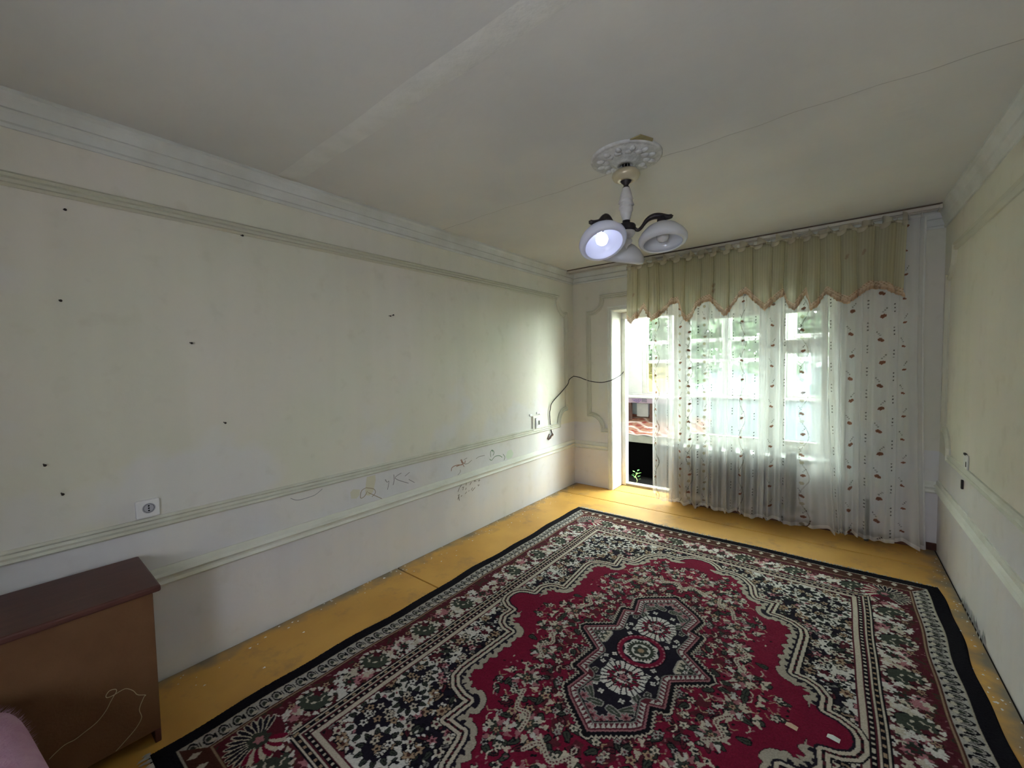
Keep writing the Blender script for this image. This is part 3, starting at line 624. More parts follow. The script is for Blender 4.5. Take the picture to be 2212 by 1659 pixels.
for nm, x, y, c, lab in (('paper_scrap', 2.567, -2.49, (205, 215, 205), 'tiny white paper scrap on the red field of the rug'), ('paper_scrap', 2.434, -2.524, (190, 165, 140), 'tiny beige scrap on the rug pattern beside the red field')):
    m = MB(); m.add([(x-.022, y-.008, .016), (x+.018, y-.013, .015), (x+.022, y+.008, .017), (x-.002, y+.006, .024), (x-.018, y+.012, .016)], [(0, 1, 3), (1, 2, 3), (0, 3, 4)]); tag(m.build(nm, mat(nm+lab[5], s2l(*c), .8)), lab, 'paper scrap')

# ------------------------------------------------------------------ net curtain, valance, rail
def sheer_mat(name, trans=.5):
    m = bpy.data.materials.new(name); m.use_nodes = True; N = m.node_tree.nodes; L = m.node_tree.links; N.remove(N['Principled BSDF'])
    a = N.new('ShaderNodeAttribute'); a.attribute_name = 'tint'
    d = N.new('ShaderNodeBsdfDiffuse'); t = N.new('ShaderNodeBsdfTranslucent'); x = N.new('ShaderNodeMixShader'); x.inputs[0].default_value = trans
    tr = N.new('ShaderNodeBsdfTransparent'); y = N.new('ShaderNodeMixShader')
    L.new(a.outputs['Color'], d.inputs[0]); L.new(a.outputs['Color'], t.inputs[0]); L.new(d.outputs[0], x.inputs[1]); L.new(t.outputs[0], x.inputs[2])
    L.new(a.outputs['Alpha'], y.inputs[0]); L.new(tr.outputs[0], y.inputs[1]); L.new(x.outputs[0], y.inputs[2]); L.new(y.outputs[0], N['Material Output'].inputs[0])
    return m
def plan(x0, x1, yb, wav, amp, folds):
    """plan view of a hanging cloth: gentle waves plus Z-folds (centre, width)"""
    pts = []; x = x0; fs = sorted(folds); off = 0.0
    f = lambda q: yb+amp*math.sin(2*math.pi*q/wav+1.3*math.sin(q*5))+.4*amp*math.sin(2*math.pi*q/(wav*.43)+q*9)
    k = 0
    while x < x1:
        if k < len(fs) and x >= fs[k][0]+fs[k][1]/2:
            xc, w = fs[k]
            for t in np.linspace(0, 1, 8): pts.append((xc+w/2-w*t, f(xc)+.010+.010*math.sin(math.pi*t)))
            for t in np.linspace(0, 1, 8)[1:]: pts.append((xc-w/2+w*t, f(xc)+.026+.006*math.sin(math.pi*t)))
            x = xc+w/2+.002; k += 1
        else:
            yy = f(x)
            if k > 0 and x-(fs[k-1][0]+fs[k-1][1]/2) < .03: g = (x-(fs[k-1][0]+fs[k-1][1]/2))/.03; yy = (f(fs[k-1][0])+.026)*(1-g)+yy*g
            pts.append((x, yy)); x += .004
    P = np.array(pts)
    for _ in range(2): P[1:-1] = (P[:-2]+2*P[1:-1]+P[2:])/4
    s = np.concatenate([[0], np.cumsum(np.hypot(*np.diff(P, axis=0).T))]); return P, s
def resample(P, s, step):
    n_ = int(s[-1]/step); t = np.linspace(0, s[-1], n_); return np.stack([np.interp(t, s, P[:, 0]), np.interp(t, s, P[:, 1])], -1), t
def net_curtain():
    folds = [(1.225, .045), (1.392, .06), (1.560, .065), (1.665, .03), (1.740, .045), (1.875, .03), (2.035, .06), (2.155, .06), (2.43, .13), (2.560, .05), (2.70, .03), (2.90, .05), (3.005, .05)]
    P, s = plan(1.035, 3.06, -.165, .14, .024, folds); Pr, t = resample(P, s, .0046)
    z1, z0 = 2.528, .045; nz_ = int((z1-z0)/.0056); zs = np.linspace(z0, z1, nz_)
    Xc = np.broadcast_to(Pr[:, 0], (nz_, len(t))).copy(); Yc = np.broadcast_to(Pr[:, 1], (nz_, len(t))).copy(); Z = np.broadcast_to(zs[:, None], Xc.shape).copy()
    X0 = Xc.copy(); low = np.clip((2.0-Z)/2.0, 0, 1)
    Yc += (Yc+.165)*(-.35+.7*low)                                            # folds open towards the hem
    Xc += low**1.6*(.085*np.exp(-((X0-2.47)/.12)**2)+.05*np.exp(-((X0-3.04)/.10)**2)-.02*np.exp(-((X0-1.9)/.25)**2))
    Z -= (1-low)*0+low**8*(.012*np.sin(X0*23)+.010*np.sin(X0*61))
    Z += np.exp(-((X0-1.035)/.05)**2)*low**6*.06
    col = np.empty(Xc.shape+(4,)); col[..., :3] = (.84, .84, .81); al = np.full(Xc.shape, .42)
    al[zs < z0+.03] = .66
    al[:, t < .012] = .62; al[:, t > t[-1]-.012] = .62
    def put(m, c, a): col[m, :3] = c; al[m] = a
    rust, beige, olive, ink = (.24, .065, .03), (.42, .38, .26), (.26, .24, .15), (.06, .05, .04)
    per = .180
    rust = (.165, .068, .038)
    for i, (xc, sc_, vn, cc) in enumerate([(1.075, 1, 1, 1), (1.318, 1, 0, 1), (1.40, .9, 1, 1), (1.545, .8, 0, 2), (1.872, .8, 1, 0), (2.109, .85, 0, 0), (2.325, 1, 1, 1), (2.645, 1.15, 0, 0), (2.828, 1.2, 0, 0), (2.955, .7, 0, 0)]):
        zz_ = Z+.055*i; v = (zz_ % per)/per; u = (X0-xc)/sc_
        kk = np.floor(zz_/per); flip = np.where(kk % 2 == 0, 1, -1)
        if vn: put(np.abs(u-.030*np.sin(2*math.pi*zz_/(2*per))-.010) < .0026, olive, .50)
        w = (v-.55)*per/sc_; uu = u-.004*flip; ca, sa = .87, .5*flip; a_, b_ = uu*ca+w*sa, -uu*sa+w*ca
        lf = (np.abs(a_)/.0185+np.abs(b_)/.0145 < 1.25-.22*np.sin(a_*330)) & (np.abs(b_) < .0125) & (a_ > -.016); put(lf, rust if cc != 2 else (.34, .28, .20), .92 if cc != 2 else .6)
        if cc: put(np.hypot(u+.002, (v-.18)*per) < .015, beige, .58)
        for q in range(3): put(np.hypot(u-flip*(.006+.008*q), (v-.74-.072*q)*per) < .0046, ink, .75)
    for i, xc in enumerate([1.190, 1.494, 1.612, 1.80, 1.979, 2.20, 2.512, 2.745, 2.90]):
        v = ((Z+.04*i) % .176)
        for q in range(3): put(np.hypot(X0-xc, v-.06-.027*q) < .0058, ink, .85)
    col[..., 3] = np.clip(al, 0, 1)
    o = link('net_curtain', grid_mesh('net_curtain', np.stack([Xc, Yc, Z], -1), nz_, len(t), col), sheer_mat('printed_voile', .32), None, True)
    tag(o, 'sheer white net curtain with rust leaf print hanging before the window', 'curtain')
net_curtain()
hem = [(0.80, 1.962), (0.836, 1.925), (0.923, 2.001), (0.975, 2.075), (1.056, 1.932), (1.189, 2.015), (1.258, 2.088), (1.325, 2.095), (1.361, 1.962), (1.4, 1.904), (1.448, 1.932), (1.49, 2.018), (1.541, 2.071), (1.615, 2.08), (1.664, 2.014), (1.736, 1.92), (1.782, 1.976), (1.857, 2.087), (1.913, 2.114), (1.969, 2.041), (2.059, 1.941), (2.104, 1.997), (2.195, 2.067), (2.23, 1.956), (2.273, 1.928), (2.311, 1.995), (2.349, 2.06), (2.382, 1.917), (2.422, 1.944), (2.482, 2.044), (2.543, 1.988), (2.617, 1.942), (2.673, 1.991), (2.755, 2.053), (2.863, 2.022), (2.941, 1.96), (3.0, 1.95)]
hx, hz = np.array(hem).T
def valance():
    root = empty('valance', (1.87, -.2, 2.5)); tag(root, 'cream ruffled valance with scalloped peach lace hem above the net curtain', 'valance')
    folds = [(.90, .035), (1.02, .03), (1.12, .045), (1.27, .03), (1.38, .04), (1.52, .03), (1.62, .045), (1.76, .03), (1.95, .04), (2.10, .03), (2.18, .04), (2.30, .05), (2.42, .04), (2.55, .05), (2.66, .03), (2.76, .04), (2.87, .045)]
    P, s = plan(.80, 2.945, -.248, .13, .008, folds); Pr, t = resample(P, s, .006); n_ = 90
    q = np.linspace(0, 1, n_)[:, None]; zt = 2.512+.004*np.sin(Pr[:, 0]*40); zb = np.interp(Pr[:, 0], hx, hz)
    Z = zt[None]*(1-q)+zb[None]*q; Xc = np.broadcast_to(Pr[:, 0], Z.shape)+.006*np.sin(Z*5+Pr[:, 0]*9); Yc = -.248+(Pr[:, 1][None]+.248)*(.7+.7*q)
    col = np.empty(Z.shape+(4,)); col[..., :3] = (.60, .55, .35); al = .63+.05*np.sin(t*2*math.pi/.02)[None]+0*q
    for _ in range(5):
        a, b = rng.uniform(.85, 2.9), rng.uniform(2.15, 2.45); m = np.hypot(Pr[:, 0][None]-a-(Z-b)*.3, (Z-b)*.45) < .010; col[m, :3] = (.46, .36, .22)
    lace = (Z-zb[None]) < .045; nzz = np.sin(Pr[:, 0]*210)[None]*np.sin(Z*260)
    col[lace, :3] = (.60, .43, .28); col[lace & (nzz > .15), :3] = (.66, .52, .38); al = np.where(lace, .88, al); al = np.where(lace & (nzz < -.55), .45, al)
    col[..., 3] = al
    link('drape', grid_mesh('drape', np.stack([Xc, Yc, Z], -1), n_, len(t), col), sheer_mat('cream_voile', .45), root, True)
    # lace edging: scalloped strip with picots below the hem
    Pl, tl = resample(P, s, .004); zb = np.interp(Pl[:, 0], hx, hz); rows = []
    yl = -.248+(Pl[:, 1]+.248)*1.4
    for k in range(4):
        e = .018-.011*k-(.006*np.abs(np.sin(tl*math.pi/.016)) if k == 3 else 0); rows.append(np.stack([Pl[:, 0]+.004*np.sin(tl*260+k), yl-.006-.006*np.sin(tl*2*math.pi/.03+k)*(k/3), zb+e], -1))
    c = np.empty((4, len(tl), 4)); c[...] = (.62, .46, .32, .92); c[2:, :, :3] = (.50, .34, .22)
    link('lace_trim', grid_mesh('lace_trim', np.stack(rows), 4, len(tl), c), sheer_mat('peach_lace', .3), root, True)
    # gathered heading ruffle
    xr = np.linspace(.80, 2.95, 900); rows = []
    for k in range(5):
        g = k/4; ph = 2*math.pi*xr/.062+1.2*np.sin(xr*11)
        rows.append(np.stack([xr+.012*np.cos(ph)*g, -.256-.022*g*np.sin(ph)-.004, 2.500+.062*g*(.55+.45*np.sin(ph*.5+xr*3))-.012*g*np.cos(ph*1.0)-.030*(1-g)*0], -1))
    for k in range(4):
        g = (k+1)/4; ph = 2*math.pi*xr/.058+1.5*np.sin(xr*8)+1
        rows.append(np.stack([xr+.010*np.cos(ph)*g, -.276-.018*g*np.sin(ph), 2.515-.050*g*(.6+.4*np.sin(ph*.5))], -1))
    c = np.empty((9, 900, 4)); c[...] = (.66, .60, .46, .82)
    order = [8, 7, 6, 5, 0, 1, 2, 3, 4]; R_ = np.stack([rows[k] for k in order])
    link('ruffle_heading', grid_mesh('ruffle_heading', R_, 9, 900, c), sheer_mat('cream_ruffle', .4), root, True)
valance()
rail = empty('curtain_rail', (1.6, -.13, 2.56)); tag(rail, 'long white double-track curtain rail under the ceiling', 'curtain rail')
M_rail = mat('aged_rail_plastic', (.62, .58, .50), .45, (.50, .46, .40), 6)
for yy in (-.140, -.200): MB().sweep([(.03, 0), (3.12, 0)], [(-.014, 0), (-.014, .022), (-.004, .022), (-.004, .016), (-.010, .016), (-.010, .006), (.010, .006), (.010, .016), (.004, .016), (.004, .022), (.014, .022), (.014, 0)], lambda a, b, h, yy=yy: (a, yy+b, 2.585-h)).build('track', M_rail, rail)
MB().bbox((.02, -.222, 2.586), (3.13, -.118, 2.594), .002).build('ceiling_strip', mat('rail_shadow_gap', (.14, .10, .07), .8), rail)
for x in (.022, 3.118): MB().bbox((x, -.222, 2.555), (x+.014, -.118, 2.586), .003).build('end_cap', M_rail, rail)
for k in range(30):
    x = 1.06+k*.068; MB().bbox((x, -.148, 2.532), (x+.008, -.132, 2.566), .002).build('hook', M_rail, rail)

# ------------------------------------------------------------------ radiator
rad = empty('radiator', (1.75, -.06, .08)); tag(rad, 'grey cast iron radiator behind the net curtain under the window', 'radiator')
M_rad = mat('radiator_paint', (.085, .082, .070), .55, (.065, .062, .052), 8, 4, .2, 40)
def rsec(x):
    m = MB(); out = []
    for k in range(13):
        t = math.pi*k/12; out.append((.040*math.cos(t), .632+.036*math.sin(t)))
    out = [(.040, .13)]+out+[(-.040, .13)]+[(.040*math.cos(t), .13+.036*math.sin(t)) for t in np.linspace(math.pi, 2*math.pi, 9)[1:-1]]
    n_ = len(out)
    ys = [(-.086, .7), (-.080, 1), (-.026, 1), (-.020, .7)]
    v = [(x+a*sc_, y, .36+(b-.36)*(1-(1-sc_)*.06)) for y, sc_ in ys for a, b in out]
    f = [(k*n_+i, k*n_+(i+1) % n_, (k+1)*n_+(i+1) % n_, (k+1)*n_+i) for k in range(3) for i in range(n_)]+[tuple(range(n_)), tuple(range(3*n_, 4*n_))]
    m.add(v, f); return m
for k in range(9): rsec(1.275+k*.122).build('section', M_rad, rad)
MB().cyl((1.20, -.053, .56), (2.25, -.053, .56), .020).build('header_pipe', M_rad, rad); MB().cyl((1.20, -.053, .16), (2.36, -.053, .16), .020).build('header_pipe', M_rad, rad)
MB().tube(spline([(2.36, -.053, .16), (2.44, -.06, .16), (2.47, -.055, .22), (2.47, -.05, .45), (2.47, -.05, .60)], 5), .013, 8).build('riser_pipe', M_rad, rad)
MB().cyl((2.77, -.08, .0), (2.77, -.08, .34), .016).build('heating_pipe', M_rad, rad)
# ------------------------------------------------------------------ ceiling rose and chandelier
M_plaster = mat('rose_plaster', (.66, .66, .64), .8, (.52, .52, .50), 30, 5, .4, 60)
rc = Vector((1.655, -2.305, 0))
rose = empty('ceiling_rose', (rc.x, rc.y, H)); tag(rose, 'round white plaster ceiling rose with leaf relief above the chandelier', 'ceiling rose')
Tm = Matrix.Translation((rc.x, rc.y, H))
MB().lathe([(.185, 0), (.185, -.008), (.176, -.014), (.168, -.010), (.160, -.016), (.090, -.020), (.075, -.030), (.066, -.028), (.055, -.040), (.034, -.046), (.030, -.020)], 48, Tm).build('disc', M_plaster, rose, True)
for k in range(12):
    a = k*math.pi/6; m = MB()
    for q, (r, w, h) in enumerate(((.105, .020, .028), (.135, .015, .026))):
        b_ = bmesh.new(); bmesh.ops.create_uvsphere(b_, u_segments=8, v_segments=6, radius=1)
        for v in b_.verts:
            v.co = Vector((v.co.x*.022, v.co.y*w*(1+.3*math.sin(6*v.co.x)), v.co.z*.011)); v.co = Matrix.Rotation(a+.12*q, 3, 'Z') @ (v.co+Vector((r, 0, -.020)))+Vector((rc.x, rc.y, H))
        b_.verts.ensure_lookup_table(); b_.verts.index_update(); m.add([v.co[:] for v in b_.verts], [[v.index for v in f.verts] for f in b_.faces]); b_.free()
    m.build('leaf_relief', M_plaster, rose, True)
chip = MB(); P = [(1.69, -2.46), (1.80, -2.475), (1.835, -2.40), (1.80, -2.34), (1.70, -2.40)]
chip.add([(x, y, H-.001) for x, y in P]+[(x, y, H-.006) for x, y in P], [tuple(range(5, 10))]+[(i, (i+1) % 5, 5+(i+1) % 5, 5+i) for i in range(5)])
chip.build('yellowed_patch', mat('yellowed_glue', s2l(165, 150, 105), .8, s2l(140, 130, 95), 20), rose)

latv = Vector((.7833, .6217, 0)); depv = Vector((-.6217, .7833, 0))
def cp(l, d, z): return Vector((rc.x, rc.y, 0))+latv*l+depv*d+Vector((0, 0, z))
ch = empty('chandelier', (rc.x, rc.y, 2.12)); tag(ch, 'three-arm chandelier with white glass shades, one bulb lit, under the ceiling rose', 'chandelier')
T0 = Matrix.Translation((rc.x, rc.y, 0))
M_bronze = mat('dark_bronze', (.035, .030, .035), .4, (.06, .05, .045), 30, 3, metal=.6)
M_gold = mat('cream_gold_plastic', (.52, .44, .28), .3, (.60, .54, .40), 6, metal=.2, spec=.5)
M_ceram = mat('white_ceramic', (.66, .64, .62), .35, (.58, .55, .54), 14, spec=.5)
for k in range(4):
    a = k*1.57; MB().tube(spline([(rc.x+.010*math.cos(a), rc.y+.010*math.sin(a), H-.02), (rc.x+.016*math.cos(a+.6), rc.y+.016*math.sin(a+.6), 2.555), (rc.x+.006*math.cos(a), rc.y+.006*math.sin(a), 2.50)], 5), .0035, 6).build('wire', M_dark, ch)
MB().lathe([(.030, 2.522), (.056, 2.524), (.070, 2.512), (.074, 2.498), (.066, 2.482), (.048, 2.472), (.032, 2.468), (.030, 2.478), (.045, 2.486)], 36, T0).build('canopy_cup', M_gold, ch, True)
MB().lathe([(.001, 2.515), (.026, 2.500), (.030, 2.480), (.026, 2.466), (.014, 2.452), (.012, 2.445), (.019, 2.436), (.019, 2.430)], 24, T0).build('neck', M_bronze, ch, True)
prof = []
for k in range(61):
    g = k/60; z = 2.436-g*.180; base = .018+.018*math.sin(math.pi*min(1, g*1.05))**.9
    prof.append((base, z))
n_ = 32; st = MB(); v = []; f = []
for i, (r, z) in enumerate(prof):
    g = i/60; tw = max(0, 1-abs(g-.52)/.30)
    for k in range(n_):
        a = 2*math.pi*k/n_; rr = r+.013*tw*((((a/(2*math.pi)+g*5.5) % 1))-.4); v.append((rc.x+rr*math.cos(a), rc.y+rr*math.sin(a), z))
for i in range(60):
    for k in range(n_): f.append((i*n_+k, i*n_+(k+1) % n_, (i+1)*n_+(k+1) % n_, (i+1)*n_+k))
st.add(v, f).build('twisted_stem', M_ceram, ch, True)
MB().lathe([(.001, 2.262), (.020, 2.262), (.020, 2.246), (.024, 2.242), (.046, 2.240), (.050, 2.232), (.050, 2.212), (.046, 2.204), (.001, 2.204)], 32, T0).build('hub', M_bronze, ch, True)
MB().lathe([(.044, 2.206), (.046, 2.192), (.036, 2.176), (.026, 2.172), (.024, 2.166), (.030, 2.160), (.031, 2.150), (.024, 2.138), (.008, 2.128), (.004, 2.116), (.001, 2.112)], 28, T0).build('finial', M_ceram, ch, True)
def shade_mat():
    m = bpy.data.materials.new('opal_glass'); m.use_nodes = True; N = m.node_tree.nodes; L = m.node_tree.links; p = N['Principled BSDF']
    p.inputs['Base Color'].default_value = (.74, .74, .76, 1); p.inputs['Roughness'].default_value = .18; p.inputs['Specular IOR Level'].default_value = .5
    t = N.new('ShaderNodeBsdfTranslucent'); t.inputs[0].default_value = (.80, .82, .90, 1); x = N.new('ShaderNodeMixShader'); x.inputs[0].default_value = .28
    L.new(p.outputs[0], x.inputs[1]); L.new(t.outputs[0], x.inputs[2]); L.new(x.outputs[0], N['Material Output'].inputs[0]); return m
M_shade = shade_mat()
M_bulb = bpy.data.materials.new('lit_led_bulb'); M_bulb.use_nodes = True; _p = M_bulb.node_tree.nodes['Principled BSDF']
_p.inputs['Emission Color'].default_value = (.60, .66, 1, 1); _p.inputs['Emission Strength'].default_value = 2.3
M_bulboff = mat('unlit_bulb_glass', (.62, .62, .60), .2, spec=.5)
prof_sh = [(.024, 0), (.030, .004), (.050, .010), (.082, .030), (.108, .058), (.122, .082), (.122, .100), (.112, .112), (.098, .115), (.095, .112), (.108, .104), (.116, .094), (.116, .084), (.102, .060), (.078, .036), (.048, .017), (.024, .010)]
for nm, ctr, ax in (('lit', (-.15, -.13, 2.098), (.15, -.50, -.85)), ('right', (.172, -.07, 2.116), (-.02, -.20, -.98)), ('back', (.02, .165, 2.078), (-.12, .26, -.96))):
    c = cp(*ctr); a = (latv*ax[0]+depv*ax[1]+Vector((0, 0, ax[2]))).normalized(); top = c-a*.115
    Ms = Matrix.Translation(top) @ a.to_track_quat('Z', 'Y').to_matrix().to_4x4()
    out = Vector((top.x-rc.x, top.y-rc.y, 0)); R_ = out.length; out.normalize()
    A_ = lambda r, z: Vector((rc.x, rc.y, z))+out*r
    tp = A_(R_, top.z+.012)
    pts = spline([A_(.044, 2.216), A_(.060, 2.206), A_(.078, 2.218), A_(.105, 2.252), A_(.135, 2.268), A_(R_-.012, top.z+.040), A_(R_+.030, top.z+.030), A_(R_+.058, top.z+.036)], 5)
    rad_ = [.011 if i < 12 else .011+.009*math.sin(math.pi*(i-12)/(len(pts)-13)) if i < len(pts)-1 else .001 for i in range(len(pts))]; rad_[-2] = .005
    MB().tube(pts, rad_, 10, .8).build('arm', M_bronze, ch, True)
    MB().cyl(top+Vector((0, 0, .034)), top+a*.012, .022, .028, 20).build('socket_cap', M_bronze, ch, True)
    sh = MB().lathe(prof_sh, 40, Ms).build('lamp_shade', M_shade, ch, True)
    if nm == 'lit': sh['label'] = 'lit lamp shade with glowing bulb'
    MB().lathe([(.012, .004), (.014, .035), (.024, .050), (.031, .068), (.031, .082), (.022, .098), (.001, .106)], 24, Ms).build('bulb', M_bulb if nm == 'lit' else M_bulboff, sh, True)

# ------------------------------------------------------------------ cabinet with string
M_cabtop = mat('mahogany_lacquer', (.105, .040, .030), .42, (.080, .030, .024), 5, 5, .08, 60, stretch=(8, 1, 8))
M_hard = mat('brown_hardboard', (.165, .082, .036), .75, (.140, .066, .028), 8, 6, .25, 90)
cab = empty('cabinet', (.23, -4.55, 0)); tag(cab, 'brown wooden cabinet with its hardboard back to the room by the left wall', 'cabinet')
tpm = MB().bbox((.035, -5.02, .622), (.452, -4.086, .648), .007).build('top', M_cabtop, cab)
for y in (-4.118, -4.990): MB().bbox((.045, y-.010, 0), (.426, y+.010, .622), .003).build('side_panel', M_cabtop, cab)
MB().bbox((.426, -4.995, .058), (.4315, -4.109, .622), .0015).build('back_panel', M_hard, cab)
MB().bbox((.06, -4.98, .06), (.424, -4.13, .08), .003).build('bottom_shelf', M_cabtop, cab)
MB().bbox((.06, -4.98, .33), (.42, -4.13, .348), .003).build('shelf', M_cabtop, cab)
strg = [(-4.405, 0.162), (-4.388, 0.175), (-4.367, 0.186), (-4.343, 0.186), (-4.32, 0.194), (-4.286, 0.209), (-4.261, 0.236), (-4.248, 0.261), (-4.238, 0.278), (-4.23, 0.29), (-4.232, 0.3), (-4.248, 0.304), (-4.258, 0.292), (-4.255, 0.283), (-4.238, 0.282), (-4.215, 0.286), (-4.201, 0.282), (-4.184, 0.262), (-4.172, 0.238), (-4.15, 0.223), (-4.155, 0.218), (-4.167, 0.191), (-4.17, 0.172), (-4.165, 0.141), (-4.178, 0.116), (-4.194, 0.1), (-4.22, 0.08), (-4.242, 0.064)]
tag(MB().tube(spline([(.4340+.0012*math.sin(i), y, z) for i, (y, z) in enumerate(strg)], 5), .0013, 6).build('string', mat('pale_string', s2l(190, 175, 140), .8)), 'thin pale looped string hanging on the cabinet back', 'string')

# ------------------------------------------------------------------ pink plush couch made up in place of a pink blur at the lower left
stand_in_seat = empty('pink_blur_stand_in', (.9, -4.85, 0)); tag(stand_in_seat, 'made-up pale pink plush seat standing in for a pink blur beside the cabinet', 'seat')
M_pink = mat('pink_plush', s2l(205, 165, 190), .95, s2l(185, 140, 168), 9, 5, .6, 120)
n1, n2 = 50, 40; V = []
for j in range(n2):
    for i in range(n1):
        a = 2*math.pi*i/n1; e = -1+2*j/(n2-1); q = max(1e-3, 1-abs(e)**5)**.2
        sx_ = math.copysign(abs(math.cos(a))**.22, math.cos(a)); sy_ = math.copysign(abs(math.sin(a))**.22, math.sin(a))
        lx, ly = .44*q*sx_+.004*math.sin(9*a+7*e), .385*q*sy_; V.append((.95+lx*.991-ly*.131, -4.790+lx*.131+ly*.991, .285+.225*e+.006*math.sin(5*a)*q))
Fc = [(j*n1+i, j*n1+(i+1) % n1, (j+1)*n1+(i+1) % n1, (j+1)*n1+i) for j in range(n2-1) for i in range(n1)]
Fc += [tuple(range(n1-1, -1, -1)), tuple((n2-1)*n1+i for i in range(n1))]
MB().add(V, Fc).build('cushion', M_pink, stand_in_seat, True)
for x in (.66, 1.24):
    for y in (-5.06, -4.60): MB().cyl((x, y, 0), (x, y, .07), .022, .028).build('leg', M_darkwood, stand_in_seat)
hr = MB()
for k in range(5200):
    j = random.randrange(4, n2-1); i = random.randrange(n1); p = Vector(V[j*n1+i])+Vector((random.uniform(-.02, .02), random.uniform(-.004, .004), random.uniform(-.012, .012)))
    if p.y < -4.75: continue
    d = (p-Vector((.95, -4.790, .285))); d = Vector((d.x*.3, d.y*1.6, d.z*1.6)).normalized()*random.uniform(.012, .022)+Vector((random.uniform(-.006, .006), random.uniform(-.006, .006), random.uniform(-.006, .006)))
    s_ = Vector((1, .2, .1))*.0012; p = p-d*.35; hr.add([p-s_, p+s_, p+d], [(0, 1, 2)])
ho = hr.build('plush_pile', M_pink, stand_in_seat); ho['kind'] = 'stuff'

# ------------------------------------------------------------------ sockets, cable, nails, drawings
so = empty('wall_socket', (0, -4.042, .852)); tag(so, 'white square wall socket above the lower moulding near the cabinet', 'socket')
MB().bbox((.0, -4.084, .811), (.022, -3.998, .894), .006).build('plate', M_whitecl, so)
Tr = Matrix.Translation((.0222, -4.038, .855)) @ Matrix.Rotation(math.pi/2, 4, 'Y')
MB().lathe([(.0240, .0), (.0240, .0016), (.0222, .0022), (.0205, .0016), (.0205, .0002), (.0001, .0002)], 28, Tr).build('well', mat('socket_well', (.42, .42, .46), .4), so)
for k in range(2): MB().lathe([(.0205, .0003), (.0205, .0013), (.0185, .0003)], 14, Tr @ Matrix.Rotation(0, 4, 'Z')).build('rim_shadow', mat('socket_rim', (.12, .12, .13), .6), so) if k == 0 else None
for dz in (-.011, 0, .011): MB().cyl((.0223, -4.038, .855+dz), (.0232, -4.038, .855+dz), .0036, n=8).build('hole', M_dark, so)
bx = empty('switch_box', (0, -.83, .86)); tag(bx, 'cracked white wall switch box near the far corner of the left wall', 'switch box')
MB().bbox((.0, -.905, .775), (.016, -.755, .940), .006).build('back_plate', M_white, bx)
MB().bbox((.016, -.868, .80), (.030, -.785, .915), .006).build('cover', M_whitecl, bx)
MB().bbox((.030, -.825, .84), (.032, -.800, .885), .0015).build('gap', mat('switch_gap', (.08, .09, .07), .6), bx)
for y, z in ((-.93, .955), (-.80, .965), (-.755, .955), (-.915, .765), (-.80, .762)): MB().bbox((.0, y-.022, z-.012), (.010, y+.022, z+.012), .004).build('plaster_crumb', M_whitecl, bx)
cb = [(.008, -.516, .688), (.006, -.544, .762), (.016, -.578, .926), (.016, -.567, .977), (.016, -.526, 1.053), (.016, -.323, 1.162), (.022, -.183, 1.249), (.012, -.127, 1.303), (.008, -.02, 1.339), (.012, -.008, 1.338), (.083, -.008, 1.327), (.165, -.010, 1.299), (.258, -.016, 1.277), (.379, -.018, 1.268), (.480, -.030, 1.285), (.530, .02, 1.31), (.532, .2, 1.35), (.545, .245, 1.387)]
tag(MB().tube(spline(cb, 6), .0048, 8).build('black_cable', mat('black_rubber', (.010, .009, .008), .5)), 'thin black cable strung across the room corner to the balcony door', 'cable')
wk = empty('cable_joint', (.008, -.53, .68)); tag(wk, 'frayed brown cable joint poking from the wall at the cable end', 'cable joint')
M_tape = mat('brown_tape', (.16, .10, .08), .7)
MB().tube(spline([(.0, -.505, .672), (.016, -.52, .690), (.014, -.55, .672), (.016, -.575, .655), (.004, -.60, .640)], 5), .009, 7).build('taped_wire', M_tape, wk)
MB().tube(spline([(.004, -.575, .70), (.006, -.60, .67), (.002, -.615, .645)], 4), .006, 6).build('bare_wire', M_tape, wk)
M_nail = mat('rusty_nail', (.035, .028, .022), .5, metal=.5)
for y, z, lab in ((-4.276, 1.805, 'dark nail in the left wall, upper left above the socket'), (-3.841, 1.641, 'bent dark nail in the left wall right of the uppermost nail'), (-4.352, 1.126, 'nail at the left end of the wall, just above the lowest nail'), (-4.309, .994, 'dark nail in the left wall just above the socket'), (-3.715, 1.222, 'nail in the left wall right of the socket, below the bent nail'), (-4.245, 2.186, 'nail hole just under the top moulding at the left'), (-2.662, 1.871, 'double nail in the middle of the left wall'), (-3.59, 2.231, 'dark nail tucked under the top moulding')):
    m = MB().cyl((-.004, y, z), (.016, y+.004, z-.004), .0025, n=8); m.cyl((.016, y+.004, z-.004), (.018, y+.004, z-.004), .0055, .005, n=10)
    if 'double' in lab: m.cyl((-.004, y+.03, z+.006), (.014, y+.03, z+.006), .003, n=8); m.cyl((.014, y+.03, z+.006), (.016, y+.03, z+.006), .006, n=8)
    tag(m.build('nail', M_nail), lab, 'nail', 'nails in the left wall')
def scrib(nm, label, cat, lines, m, r=.0022):
    c = (sum(p[0] for l in lines for p in l)/sum(len(l) for l in lines), sum(p[1] for l in lines for p in l)/sum(len(l) for l in lines))
    e = empty(nm, (0, c[0], c[1]))
    for l in lines:
        o = MB().tube(spline([(.0006, y, z) for y, z in l], 4), r, 5, 1)
        for i, v in enumerate(o.v): o.v[i] = (max(.0, min(v[0], .0016)), v[1], v[2])
        o.build('stroke', m, e)
    return tag(e, label, cat, 'childish drawings on the left wall')
